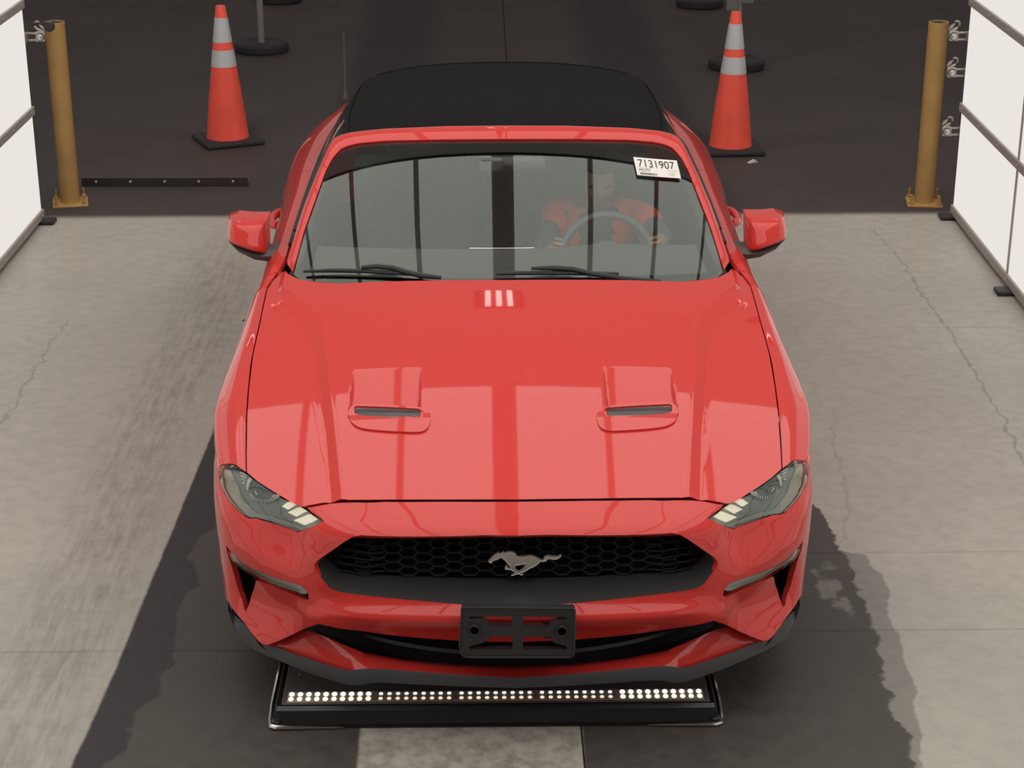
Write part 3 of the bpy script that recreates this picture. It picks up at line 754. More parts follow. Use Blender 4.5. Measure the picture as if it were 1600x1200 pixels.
fs = [g for g in r['geom'] if isinstance(g, bmesh.types.BMFace)]
# raise the body by insetting the front face
rr = bmesh.ops.inset_region(bm, faces=fs, thickness=.0016, depth=.0022, use_even_offset=True)
HORSE = mat('satin_chrome', (.78, .74, .67), .40, .8)
o = bm_obj('horse', bm, HORSE, None, False); o.parent = bumper; o.name = 'emblem'
COL.objects.unlink(eo); bpy.data.objects.remove(eo); o.name = 'emblem'; o['label'] = 'chrome running horse emblem'
bm = bmesh.new(); P0 = Vector((at(795, 884, y=YE)[0], YE-.010, at(795, 884, y=YE)[2]))
add_box(bm, (float(at(800, 882, y=YE)[0]), YE+.022, float(at(800, 882, y=YE)[2])), (.03, .045, .02), .002)
bm_obj('emblem_mount', bm, BLACKP, bumper)

# ---- corner lamps in the air curtain openings
for sgn in (1, -1):
    drl_px = [(358, 859), (362, 865), (372, 875), (384, 884.5), (405, 893), (429, 902.5), (455, 910.5), (470, 915.5), (480, 925), (476, 930), (451, 922), (423, 912), (397, 900.5), (374, 886.5), (361, 871)]
    d = invs(fas, drl_px, -.95, .5)
    hole = fog_sz
    if sgn < 0: d = mirr(d); hole = mirr(fog_sz)
    back3 = [fas(*q)+np.array([-.02*np.sign(q[0]), .09, 0]) for q in hole]
    bm = bmesh.new(); vs2 = [bm.verts.new(tuple(map(float, p))) for p in back3]; bm.faces.new(vs2); bmesh.ops.triangulate(bm, faces=bm.faces)
    fr3 = [bm.verts.new(tuple(map(float, fas(*q)+np.array([0, .012, 0])))) for q in hole]
    for i in range(len(vs2)): bm.faces.new((vs2[i], vs2[(i+1) % len(vs2)], fr3[(i+1) % len(vs2)], fr3[i]))
    bm_obj('air_curtain_duct', bm, CAVITY, bumper, False)
    LAMPB = mat('marker_lamp_grey', (.55, .58, .55), .25, .5)
    lamp = patch('marker_lamp', lambda s, z: fas(s, z), smooth_poly(d, 1), [], .014, LAMPB, bumper, .012, out=(0, -1, .3), offset=-.004)
    lamp['label'] = 'slim clear corner marker lamp'
    c = np.mean(d, 0)
    patch('lamp_lens', lambda s, z: fas(s, z), smooth_poly(d, 1), [], .014, LENS, lamp, .0, out=(0, -1, .3), offset=.003)

# ---- headlights
HOUS = mat('headlight_housing_grey', (.27, .31, .29), .35)
HOUT = mat('headlight_amber_side', (.50, .46, .38), .4)
LED = emit_mat('daytime_lamp_light', (1.0, .89, .66), .80)
WHITEB = mat('lamp_bright_trim', (.90, .89, .85), .3)
hl_px = [(504.5, 814), (465.5, 830.5), (442, 821.5), (417, 813.5), (400, 808.5), (389, 808.5), (382, 805.5), (368, 792), (355, 776.5), (346, 760.5), (343.5, 747), (343.5, 730), (349, 727.5), (358, 727), (366, 727.5), (374, 732.5), (384, 741), (401, 753), (425.5, 769.2), (449, 783.3), (460, 790), (480, 800.5)]
for sgn in (1, -1):
    hl = empty('headlight', parent=car)
    def pg(px, off=0.):
        q = invs(fas, px, -.85, .68); return q if sgn > 0 else mirr(q)
    main = pg(hl_px)
    patch('lens', fas, main, [], .014, LENS, hl, .010, out=(0, -.6, .6), offset=.001)
    patch('housing', fas, main, [], .014, HOUS, hl, 0, out=(0, -.6, .6), offset=-.022)
    patch('side_reflector', fas, pg([(344, 731), (352, 728), (357, 731), (362, 750), (372, 772), (384, 788), (391, 797), (391, 807), (382, 804.5), (368, 791), (356, 776), (347, 760)]), [], .014, HOUT, hl, .004, out=(0, -.6, .6), offset=-.016)
    patch('lower_trim', fas, pg([(384, 790), (396, 800), (420, 806), (447, 817), (466, 826), (499, 813), (503, 814.5), (466, 830), (442, 821), (417, 812.5), (400, 807.5), (389, 807.5), (384, 805)]), [], .014, mat('headlight_trim_grey', (.36, .39, .365), .4), hl, .004, out=(0, -.6, .6), offset=-.014)
    for TL, TR, BR, BL in (((449, 784), (460, 789.6), (447.5, 797), (437.5, 791.5)), ((465.5, 792.5), (476.5, 798), (460.5, 808), (447, 801.5)), ((481.5, 802.3), (493, 809), (472, 820.5), (456, 813.5))):
        lb = empty('light_bar', parent=hl); lb['label'] = 'lit slanted daytime light bar'
        for k in range(4):
            a_, b_2 = k/4+.02, (k+1)/4-.02; lp = lambda P, Q, t: (P[0]+(Q[0]-P[0])*t, P[1]+(Q[1]-P[1])*t)
            patch('light_strip', fas, pg([lp(TL, TR, a_), lp(TL, TR, b_2), lp(BL, BR, b_2), lp(BL, BR, a_)]), [], .012, LED, lb, .006, out=(0, -.6, .6), offset=-.008)
    # projector: bright crescent, tick marks, short arcs
    patch('projector_crescent', fas, pg([(386.5, 743), (390.5, 746.5), (386, 754), (384, 764), (382, 764), (381, 756), (383, 748)]), [], .01, WHITEB, hl, .003, out=(0, -.6, .6), offset=-.010)
    patch('projector_arc', fas, pg([(426, 769.5), (428, 771), (425, 775), (421.5, 776), (420.5, 774.5), (423.5, 773)]), [], .01, WHITEB, hl, .003, out=(0, -.6, .6), offset=-.010)
    patch('projector_arc', fas, pg([(394.5, 764.5), (396, 768), (399, 772), (397.5, 772.8), (394.5, 769)]), [], .01, WHITEB, hl, .003, out=(0, -.6, .6), offset=-.010)
    patch('projector_bowl', fas, pg([(392, 748.5), (425, 770), (431, 777), (426, 783), (412, 785.5), (398, 782), (389, 773), (387, 760)]), [], .012, mat('projector_dark', (.13, .155, .148), .25), hl, 0, out=(0, -.6, .6), offset=-.018)
    tick = bmesh.new()
    for i in range(17):
        a_ = math.radians(200-i*(185/16)); cx_, cy_ = 410.5, 767
        p0 = (cx_+21*math.cos(a_), cy_-15*math.sin(a_)*1.0); p1 = (cx_+25.5*math.cos(a_), cy_-19*math.sin(a_))
        a_ = math.radians(195+i*(165/16)); p0 = (cx_+20*math.cos(a_), cy_-13.5*math.sin(a_)); p1 = (cx_+25*math.cos(a_), cy_-17.5*math.sin(a_))
        q = invs(fas, [p0, p1], -.85, .68); P = []
        for k in q:
            s_, z_ = (k if sgn > 0 else (-k[0], k[1])); n3 = fnormal(fas, s_, z_); n3 = n3 if n3@np.array([0, -.6, .6]) > 0 else -n3
            P.append(fas(s_, z_)-.010*n3)
        add_tube(tick, P, .0016, 5)
    bm_obj('projector_tick', tick, WHITEB, hl)
    for k in range(4):
        q = [(373+k*1.0, 736.5+k*5.2), (383.5-k*1.3, 741.6+k*4.4)]; q = invs(fas, q, -.88, .7); P = []
        for kk in q:
            s_, z_ = (kk if sgn > 0 else (-kk[0], kk[1])); n3 = fnormal(fas, s_, z_); n3 = n3 if n3@np.array([0, -.6, .6]) > 0 else -n3
            P.append(fas(s_, z_)-.008*n3)
        tb = bmesh.new(); add_tube(tb, P, .0022, 6); bm_obj('reflector_rib', tb, WHITEB, hl)

# ---- licence plate bracket
br = bmesh.new(); YB = -.078
def bp(x, y): q = at(700+x/7.2727, 930+y/7.2727, y=YB); return (float(q[0]), float(q[2]))
outer_b = [bp(*p) for p in ((155, 140), (170, 133), (1425, 145), (1445, 165), (1440, 540), (1425, 690), (1400, 700), (260, 700), (190, 695), (150, 660), (128, 560), (140, 480))]
holes_b = [[bp(*p) for p in h] for h in (
    ((230, 245), (730, 245), (730, 355), (490, 360), (430, 300), (380, 262), (250, 268)), ((855, 245), (1350, 250), (1350, 275), (1250, 280), (1150, 340), (1120, 375), (860, 365)),
    ((480, 465), (730, 470), (735, 620), (240, 620), (235, 585), (400, 540)), ((855, 475), (1170, 470), (1200, 540), (1350, 580), (1350, 620), (855, 620)))]
vl = [Vector(p) for p in outer_b]; ed = [(i, (i+1) % len(vl)) for i in range(len(vl))]
for h in holes_b:
    s0 = len(vl); vl += [Vector(p) for p in h]; ed += [(s0+i, s0+(i+1) % len(h)) for i in range(len(h))]
ov, _, of, _, _, _ = delaunay_2d_cdt(vl, ed, [], 0, 1e-7); pv = np.array([tuple(v)[:2] for v in ov])
fr = [br.verts.new((p[0], YB, p[1])) for p in pv]
for f in of:
    c = pv[list(f)].mean(0)[None]
    if inside(c, np.array(outer_b))[0] and not any(inside(c, np.array(h))[0] for h in holes_b): br.faces.new([fr[i] for i in f])
bmesh.ops.recalc_face_normals(br, faces=br.faces)
r = bmesh.ops.extrude_face_region(br, geom=br.faces[:]); bmesh.ops.translate(br, vec=(0, .022, 0), verts=[g for g in r['geom'] if isinstance(g, bmesh.types.BMVert)])
BRK = mat('bracket_black_plastic', (.024, .022, .024), .45)
brk = bm_obj('license_plate_bracket', br, BRK, car, False); brk['label'] = 'empty black license plate bracket'
for cx_, cy_ in ((300, 395), (1295, 405)):
    q = bp(cx_, cy_); b2 = bmesh.new(); M = Matrix.Rotation(math.pi/2, 3, 'X')
    add_lathe(b2, [(.0125, .0), (.0125, .006), (.0175, .008), (.019, .006), (.020, -.012)], 24, (q[0], YB, q[1]), M)
    bm_obj('screw_boss', b2, BLACKP, brk)
rim = bmesh.new(); add_tube(rim, [(p[0], YB-.002, p[1]) for p in outer_b+outer_b[:1]], .0028, 6, False); bm_obj('bracket_rim', rim, mat('bracket_rim_black', (.035, .034, .035), .35), brk)
for x in (-.10, .10):
    b2 = bmesh.new(); add_box(b2, (x, YB+.04, .40), (.05, .05, .03)); bm_obj('bracket_stay', b2, BLACKP, brk, False)

# ---- body sides: section curves from the hood cut / belt line down to the sill
cut3 = [(y, x, z) for x, y, z in [(-q[0], q[1], zh2(*q)-.002) for q in cutH]]
cut3.sort()
fender_px = [(439, 424), (426, 435.5), (416, 451), (412, 469), (404, 508), (393.5, 556), (387.5, 606), (384.5, 650), (383.5, 711), (384, 737)]
zf = lambda x, y: zh2(x, y)-.002
fedge = sorted([(q[1], -q[0], zf(*q)) for q in invs(lambda x, y: np.array([x, y, zf(x, y)]), fender_px[1:], -.82, 1.5)])
ey = [e[0] for e in fedge]; ex_ = [e[1] for e in fedge]; ez = [e[2] for e in fedge]
# belt line behind the hood
for px, py, z in ((446, 402, .975), (463, 345, .982), (481, 292, .988), (500, 243, .995), (520, 203, 1.0)):
    q = at(px, py, z=z)
    if q[1] > ey[-1]+.05: ey.append(q[1]); ex_.append(-q[0]); ez.append(z)
ey += [4.25, 4.7]; ex_ += [.675, .60]; ez += [1.0, .985]
eX, eZ = pch(ey, ex_), pch(ey, ez)
mX = pch([.30, .45, .60, .75, .95, 1.2, 1.6, 2.0, 2.6, 3.1, 3.5, 3.9, 4.3, 4.7], [.865, .906, .936, .953, .957, .950, .944, .945, .947, .955, .956, .930, .845, .76])
mZ = pch([.3, .5, .8, 1.4, 2.0, 2.6, 3.2, 3.6, 4.7], [.685, .712, .757, .76, .765, .80, .865, .87, .86])
def side(y, t):
    xe_, ze_, xm, zm = float(eX(y)), float(eZ(y)), float(mX(y)), float(mZ(y))
    ks = [(xe_, ze_), (xe_+.40*(xm-xe_), ze_-.10*(ze_-zm)), (xe_+.78*(xm-xe_), zm+.55*(ze_-zm)), (xm-.002, zm+min(.02, .25*(ze_-zm))), (xm, zm-.03), (xm-.014, zm-.13), (xm-.026, .52), (xm-.012, .36), (xm-.03, .22)]
    T = [0, .12, .25, .36, .44, .56, .68, .84, 1.0]
    i = min(max(int(np.searchsorted(T, t)-1), 0), len(T)-2)
    return T, ks
def hermite(T, K, t):
    n = len(T); i = min(max(int(np.searchsorted(T, t)-1), 0), n-2); h = T[i+1]-T[i]; u = (t-T[i])/h
    def tan(j):
        if j == 0: return (K[1]-K[0])/(T[1]-T[0])
        if j == n-1: return (K[-1]-K[-2])/(T[-1]-T[-2])
        return (K[j+1]-K[j-1])/(T[j+1]-T[j-1])
    return (2*u**3-3*u*u+1)*K[i]+(u**3-2*u*u+u)*h*tan(i)+(-2*u**3+3*u*u)*K[i+1]+(u**3-u*u)*h*tan(i+1)
def side_fn(y, t):
    T, ks = side(y, t); K = np.array(ks); q = hermite(T, K, t); return np.array([-q[0], y, q[1]])
def t_of_z(y, z):
    lo, hi = .3, 1.0
    for _ in range(30):
        m = .5*(lo+hi)
        if side_fn(y, m)[2] > z: lo = m
        else: hi = m
    return .5*(lo+hi)
def arch(yc, r, zc=.33, n=14):
    pts = []
    for k in range(n+1):
        a_ = math.pi*k/n; y = yc+r*math.cos(a_); z = max(.235, zc+r*math.sin(a_)); pts.append((y, t_of_z(y, z)))
    return pts
fr_top = invs(side_fn, [(342.5, 732), (350, 725.5), (358, 724), (366, 725), (374, 730), (383.5, 737.5)], .42, .3)
yf0 = fr_top[0][0]
seam_t = [(q[0], q[1]) for q in fr_top]
def fender_out():
    y_end = 1.60
    pts = [(y, 0.0) for y in np.linspace(max(seam_t[-1][0], ey[0]), y_end, 24)]
    pts += [(y_end, t) for t in np.linspace(.1, 1.0, 10)]
    pts += arch(.885, .365)[::1] if True else []
    pts += [(.525, t_of_z(.52, .60)), (.505, t_of_z(.5, .68))]
    pts += seam_t[:-1]
    return pts
fo = fender_out()
class _S: pass
fender = patch('fender', side_fn, fo, [], .02, PAINT, car, .004, out=(-.8, 0, .5))
mirror_obj(fender, car)
door = patch('door', side_fn, [(y, 0.0) for y in np.linspace(1.606, 2.92, 24)]+[(2.93, .3), (2.90, .62), (2.78, 1.0)]+[(y, 1.0) for y in np.linspace(2.7, 1.61, 10)]+[(1.606, .5)], [], .03, PAINT, car, .015, out=(-.8, 0, .5))
d2 = mirror_obj(door, car)
quarter = patch('quarter_panel', side_fn, [(y, 0.0) for y in np.linspace(2.926, 4.68, 26)]+[(4.69, .5), (4.68, 1.0)]+arch(3.60, .37)[::1]+[(2.79, 1.0), (2.906, .62), (2.936, .3)], [], .03, PAINT, car, .015, out=(-.8, 0, .5))
q2 = mirror_obj(quarter, car)
for dd, sg in ((door, -1), (d2, 1)):
    hm = bmesh.new()
    pts = [tuple(q) for q in smooth_poly([(sg*.938, 2.62, .835), (sg*.966, 2.65, .832), (sg*.980, 2.74, .83), (sg*.966, 2.83, .828), (sg*.940, 2.86, .826)], 3, False)]
    add_tube(hm, pts, .0185, 14); bm_obj('door_handle', hm, PAINT, dd)
# sill bottoms, rear panel, decklid
dk = grid_obj('decklid', lambda u, v: np.array([(-1+2*u)*(float(eX(3.7+v*1.0))-.004), 3.7+v*1.0, float(eZ(3.7+v))+.03*(1-(2*u-1)**2)]), 21, 12, PAINT, car)
rp_ = grid_obj('rear_panel', lambda u, v: np.array([(-1+2*u)*(.62+.2*math.sin(v*math.pi*.5)-.02), 4.7+.06*math.sin(v*math.pi), .99-v*.75]), 15, 10, PAINT, car, True)
for sg in (-1, 1):
    rk = bmesh.new(); add_box(rk, (sg*.885, 2.25, .235), (.11, 1.98, .13), .03, None, 3); bm_obj('rocker_panel', rk, PAINT, car)
ub = bmesh.new(); add_box(ub, (0, 2.4, .28), (1.5, 3.9, .10), .02); bm_obj('underbody', ub, CAVITY, car)

# ---- wheels
for sg in (-1, 1):
    for yw in (.885, 3.605):
        wh = empty('wheel', (sg*.795, yw, .325), parent=car)
        M = Matrix.Rotation(math.pi/2, 3, 'Y'); tb = bmesh.new()
        add_lathe(tb, [(.23, -.115), (.30, -.118), (.322, -.095), (.325, -.05), (.325, .05), (.322, .095), (.30, .118), (.23, .115)], 40, (0, 0, 0), M, False)
        bm_obj('tire', tb, RUBBER, wh)
        rb = bmesh.new(); add_lathe(rb, [(.235, -.11), (.235, .11), (.22, .09), (.22, -.09)], 36, (0, 0, 0), M, False)
        for k in range(10):
            R = Matrix.Rotation(2*math.pi*k/10, 3, 'X'); add_box(rb, R @ Vector((sg*.07, 0, .13)), (.02, .035, .20), .005, R)
        add_lathe(rb, [(.05, .055), (.05, .10), (.03, .105)], 20, (0, 0, 0), Matrix.Rotation(sg*math.pi/2, 3, 'Y')); bm_obj('rim', rb, mat('dark_alloy', (.08, .08, .085), .3, .8), wh)

# ---- windshield, its frame and the cowl
def ws(x, t):
    y = 1.452+.665*t-.13*t*(1-t)+.13*x*x+.17*x**4; return np.array([x, y, .972+.345*t-.02*x*x*t])
gl_px = [(797, 447), (700, 448), (600, 449), (540, 450), (500, 447), (470, 438), (458, 427), (460, 416), (475, 362), (490, 320), (508, 270), (517, 252), (525, 241), (533, 233), (543, 228.5), (560, 224.5), (600, 220.8), (700, 218.6), (797, 217.8)]
gs = invs(ws, gl_px, -.02, .05); gs[0] = (0, gs[0][1]); gs[-1] = (0, gs[-1][1])
wsh = patch('windshield', ws, gs+mirr(gs)[1:-1], [], .03, GLASS, car, 0, out=(0, -.5, 1), offset=-.006)
inn_px = [(459, 430), (457.5, 424), (460, 415), (475, 361), (490, 319), (508, 269), (517, 251), (525, 240), (533, 232), (543, 227.5), (560, 223.5), (600, 219.8), (700, 217.6), (797, 217)]
out_px = [(449, 414), (447, 411), (449.5, 402), (461, 365), (475, 322), (493, 275), (505, 247), (514, 227), (522, 216), (534, 210.3), (552, 206), (600, 201), (700, 197), (797, 196)]
I_ = [ws(*q) for q in invs(ws, inn_px, -.78, .02)]; ws2 = lambda x, t: ws(x, t)+np.array([0, .03, .006])
O_ = [ws2(*q) for q in invs(ws2, out_px, -.80, .05)]
a, b = strip('', I_, O_, None, None, 70); 
mid1 = a*.62+b*.38; mid2 = a*.25+b*.75; up_ = np.array([0, -.006, .010])
m1 = mid1+up_; m2 = mid2+up_*.9; m1[:, 0] -= 0; dn = b+np.array([0, .02, -.035]); dn[:, 0] *= .99; ai = a+np.array([0, .012, -.02])
wf = sym_rows('windshield_frame', [ai, a, m1, m2, b, dn], PAINT, car, 40, (0, -.4, 1))
# black rubber line between pillar and side glass
for sg in (1, -1):
    seal = bmesh.new(); add_tube(seal, [(sg*p[0]*1.006, p[1]+.012, p[2]-.012) for p in b[9:44]], .010, 8); bm_obj('pillar_seal', seal, BLACKP, car)
cow = bmesh.new()
cg = [[np.array([x, 1.40+.175*x*x, .955]), np.array([x, 1.47+.175*x*x, .955-.01])] for x in np.linspace(-.75, .75, 25)]
vv = [[cow.verts.new(tuple(map(float, p))) for p in r_] for r_ in cg]
for i in range(24): cow.faces.new((vv[i][0], vv[i+1][0], vv[i+1][1], vv[i][1]))
bm_obj('cowl_panel', cow, BLACKP, car)
# wipers
def wiper(px_blade, px_arm):
    wp = empty('wiper', parent=car)
    for nm, px, r, off in (('wiper_blade', px_blade, .008, .012), ('wiper_arm', px_arm, .010, .022)):
        P = []
        for q in invs(ws, px, -.3, .03):
            n3 = fnormal(ws, *q); n3 = n3 if n3[2] > 0 else -n3; P.append(ws(*q)+off*n3)
        bm = bmesh.new(); add_tube(bm, P, [r*.6]+[r]*(len(P)-2)+[r*.7], 8); bm_obj(nm, bm, BLACKP, wp)
wiper([(476, 427.5), (520, 426), (570, 427), (620, 430), (676, 434)], [(566, 424), (590, 422.5), (615, 425), (635, 431), (660, 437), (690, 440)])
wiper([(775, 431), (810, 430), (860, 430), (920, 430.5), (966, 431)], [(830, 425.5), (862, 425), (895, 427), (925, 434), (970, 441), (1030, 446)])

# ---- fabric roof and side glass
rf = pch([2.20, 2.35, 2.6, 2.9, 3.15, 3.4, 3.65, 3.85, 4.0], [1.335, 1.365, 1.388, 1.396, 1.388, 1.352, 1.27, 1.15, 1.04])
rx = pch([2.2, 2.5, 3.0, 3.4, 3.7, 4.0], [.620, .630, .612, .575, .535, .50])
rz = pch([2.2, 2.5, 3.0, 3.4, 3.7, 4.0], [1.292, 1.308, 1.322, 1.285, 1.19, 1.035])
def roof(u, v):
    # u 0..1 over the top from rail to rail; v front to back
    yc = 2.20+1.80*v; s = 2*u-1; xr_, zr_ = float(rx(yc)), float(rz(yc)); zt = float(rf(yc))
    k = (1-abs(s)**2.6); x = xr_*s; z = zr_+(zt-zr_)*k
    y = yc+.12*s*s*(1-v)
    return np.array([x, y, z])
soft = grid_obj('soft_top', roof, 41, 45, FABRIC, car)
soft['label'] = 'black fabric folding roof'
def roof_side(sg):
    def f(u, v):
        yc = 2.20+1.80*v; y0 = yc+.12*(1-v); top = np.array([float(rx(yc)), y0, float(rz(yc))]); bl = np.array([float(eX(max(1.7, y0)))-.012, y0, float(eZ(max(1.7, y0)))])
        q = top*(1-u)+bl*u; q[0] += .02*math.sin(math.pi*u); return np.array([sg*q[0], q[1], q[2]])
    return f
for sg in (-1, 1):
    f = roof_side(sg)
    grid_obj('roof_side', f, 10, 24, FABRIC, soft, sg > 0, vs=(.42, 1))
    grid_obj('roof_rail', f, 4, 16, FABRIC, soft, sg > 0, us=(-.02, .10), vs=(0, .44))
    def g(u, v, f=f):
        q = f(.08+.92*u, .42*v-.22*(1-v)*u*1.0)
        return q
    grid_obj('side_window', g, 8, 14, SIDEGL, car, sg > 0)
    bm = bmesh.new(); P = [np.array([sg*(float(eX(y))-.006), y, float(eZ(y))+.004]) for y in np.linspace(1.86, 3.9, 30)]
    add_tube(bm, P, .009, 8); bm_obj('belt_molding', bm, BLACKP, car)
# roof bow ridge across the fabric
for yv, nm in ((.60, 1),):
    bm = bmesh.new(); P = [roof(u, yv)+np.array([0, 0, .000]) for u in np.linspace(.03, .97, 30)]; add_tube(bm, P, .006, 6); bm_obj('roof_seam', bm, FABRIC, soft)

# ---- mirrors
def mirror_side(sg):
    mo = empty('side_mirror', parent=car)
    prof = []
    # housing: rounded, taller inside, sloping lower outer edge; front (towards -y) domed
    nx_, nz_ = 41, 31
    def hfn(u, v):
        X = -.893-.157*u; top = 1.073-.004*u-.016*max(0, u-.75)/.25; bot = .950+.044*u
        zz = bot+(top-bot)*v
        return X, zz
    V = []; F = []
    for j in range(nz_):
        for i in range(nx_):
            u, v = i/(nx_-1), j/(nz_-1); X, Z = hfn(u, v)
            e = (1-abs(2*u-1)**5)*(1-abs(2*v-1)**5); yv = 1.885-.095*max(e, 0)**.5-.018*(1-(2*u-1)**2)+.05*u+.060*v
            V.append((sg*-X, yv, Z))
    for j in range(nz_-1):
        for i in range(nx_-1): F.append((j*nx_+i, j*nx_+i+1, (j+1)*nx_+i+1, (j+1)*nx_+i))
    ring = [i for i in range(nx_)]+[j*nx_+nx_-1 for j in range(1, nz_)]+[(nz_-1)*nx_+i for i in range(nx_-2, -1, -1)]+[j*nx_ for j in range(nz_-2, 0, -1)]
    b0 = len(V)
    for i in ring: V.append((V[i][0], V[i][1]+.055, V[i][2]))
    for k in range(len(ring)):
        a_, b_2 = ring[k], ring[(k+1) % len(ring)]; F.append((a_, b0+k, b0+(k+1) % len(ring), b_2))
    bm = bmesh.new(); vv = [bm.verts.new(v) for v in V]
    for f in F: bm.faces.new([vv[k] for k in f])
    bm.faces.new([vv[b0+k] for k in range(len(ring))][::-1]); bmesh.ops.triangulate(bm, faces=[bm.faces[:][-1]])
    bm_obj('mirror_cap', bm, PAINT, mo, True, 55)
    bm = bmesh.new()
    C = [(.845, .948, 1.93), (.885, .948, 1.90), (.94, .958, 1.88), (1.0, .978, 1.89), (1.042, .996, 1.92)]
    wd = [.055, .06, .06, .05, .02]; th = [.034, .027, .018, .012, .007]
    secs = []
    for (x, z, y), w_, h_ in zip(C, wd, th):
        secs.append([bm.verts.new((sg*x, y+a_*w_, z+b_2*h_-.012)) for a_, b_2 in ((-1, .3), (-.75, .8), (0, 1), (1, .8), (1, -.6), (0, -1), (-.8, -.6))])
    for A, B in zip(secs, secs[1:]):
        for k in range(7): bm.faces.new((A[k], A[(k+1) % 7], B[(k+1) % 7], B[k]))
    bm.faces.new(secs[0][::-1]); bm.faces.new(secs[-1])
    bm_obj('mirror_arm', bm, GREYP, mo, True, 50)
    bm = bmesh.new(); add_box(bm, (sg*.968, 1.985, 1.012), (.12, .01, .065), .004); bm_obj('mirror_glass', bm, CHROME, mo)
mirror_side(-1); mirror_side(1)

# ---- antenna
an = bmesh.new(); ab = at(540, 154, z=1.0); ap = at(537, 48, y=ab[1]+.02)
add_tube(an, [ab, ab+np.array([0, 0, .03]), ab+(ap-ab)*.15, ap], [.012, .008, .0034, .0028], 8); bm_obj('antenna', an, GREYP, car)

# ---- interior
INT = mat('dark_interior_vinyl', (.10, .10, .10), .6); SEAT = noise_tint(mat('dark_seat_cloth', (.10, .10, .10), .85), 60, .2)
def dash(u, v):
    x = (-1+2*u)*.72; hoodb = .03*math.exp(-((x-.385)/.17)**2)
    y = 1.56+.52*v+.10*x*x; z = .945-.02*v+hoodb*math.sin(math.pi*min(1, v*1.05))-.20*max(0, v-.82)/.18
    return np.array([x, y, z])
dash_o = grid_obj('dashboard', dash, 41, 24, INT, car)
bm = bmesh.new(); add_tube(bm, [dash(.40+.01*k, .78)+np.array([0, 0, .004]) for k in range(18)], .0025, 6)
bm_obj('dash_trim', bm, CHROME, dash_o)
bm = bmesh.new(); add_box(bm, (0, 2.02, .70), (1.40, .12, .30), .03); bm_obj('dash_face', bm, INT, dash_o)
swc = Vector((.392, 2.17, .818)); tilt = Matrix.Rotation(math.radians(90-26), 3, 'X')
for sg in (-1, 1):
    bm = bmesh.new(); add_box(bm, (sg*.775, 2.35, .70), (.04, 1.45, .50), .015, None, 2); bm_obj('door_lining', bm, INT, car)
bm = bmesh.new(); add_box(bm, (0, 3.42, .86), (1.30, .06, .74), .02); bm_obj('rear_bulkhead', bm, INT, car)
sw_ = bmesh.new(); R0, r0 = .182, .0155
for i in range(48):
    a_ = 2*math.pi*i/48
    for k in range(10):
        b_2 = 2*math.pi*k/10; sw_.verts.new(swc+tilt @ Vector(((R0+r0*math.cos(b_2))*math.cos(a_), (R0+r0*math.cos(b_2))*math.sin(a_), r0*math.sin(b_2))))
sw_.verts.ensure_lookup_table()
for i in range(48):
    for k in range(10): sw_.faces.new([sw_.verts[q] for q in (i*10+k, ((i+1) % 48)*10+k, ((i+1) % 48)*10+(k+1) % 10, i*10+(k+1) % 10)])
SWM = mat('grey_steering_wheel', (.10, .115, .125), .45)
sw_o = bm_obj('steering_wheel', sw_, SWM, car)
hb_ = bmesh.new(); add_lathe(hb_, [(.02, -.05), (.075, -.03), (.08, .0), (.06, .025)], 28, swc, tilt); bm_obj('hub', hb_, SWM, sw_o)
for ang in (0, 180, 270):
    sb = bmesh.new(); d_ = Vector((math.cos(math.radians(ang)), math.sin(math.radians(ang)), 0)); add_tube(sb, [swc+tilt @ (d_*.06), swc+tilt @ (d_*R0)], [.022, .014], 8); bm_obj('spoke', sb, SWM, sw_o)
def seat(x):
    so = empty('seat', (x, 2.62, .30), parent=car)
    bm = bmesh.new(); add_box(bm, (0, -.02, .07), (.50, .52, .16), .06, seg=3); bm_obj('seat_cushion', bm, SEAT, so)
    bm = bmesh.new(); add_box(bm, (0, .32, .42), (.50, .15, .64), .06, Matrix.Rotation(math.radians(-14), 3, 'X'), 3); bmesh.ops.translate(bm, vec=(0, .0, 0), verts=bm.verts); bm_obj('seat_back', bm, SEAT, so)
    bm = bmesh.new(); add_box(bm, (0, .24, .86), (.27, .10, .17), .045, Matrix.Rotation(math.radians(-10), 3, 'X'), 3); bm_obj('headrest', bm, SEAT, so)
seat(-.37); seat(.37)
rm = empty('rearview_mirror', parent=car)
bm = bmesh.new(); q = at(812, 256, y=2.10); add_box(bm, (float(q[0]), 2.10, float(q[2])), (.20, .03, .06), .02, seg=3); bm_obj('mirror_shell', bm, INT, rm)
bm = bmesh.new(); q2_ = at(768, 256, y=2.03); add_box(bm, (float(q2_[0]), 2.03, float(q2_[2])), (.09, .05, .05), .012); bm_obj('sensor_cover', bm, INT, rm)
bm = bmesh.new(); add_tube(bm, [(float(q2_[0]), 2.03, float(q2_[2])), (float(q[0]), 2.10, float(q[2]))], .012, 8); bm_obj('mirror_stalk', bm, INT, rm)
bm = bmesh.new(); add_box(bm, (0, 3.05, .75), (1.3, .12, .55), .05); bm_obj('rear_seat', bm, SEAT, car)
bm = bmesh.new(); add_box(bm, (0, 2.35, .50), (.26, 1.1, .25), .04); bm_obj('center_console', bm, INT, car)
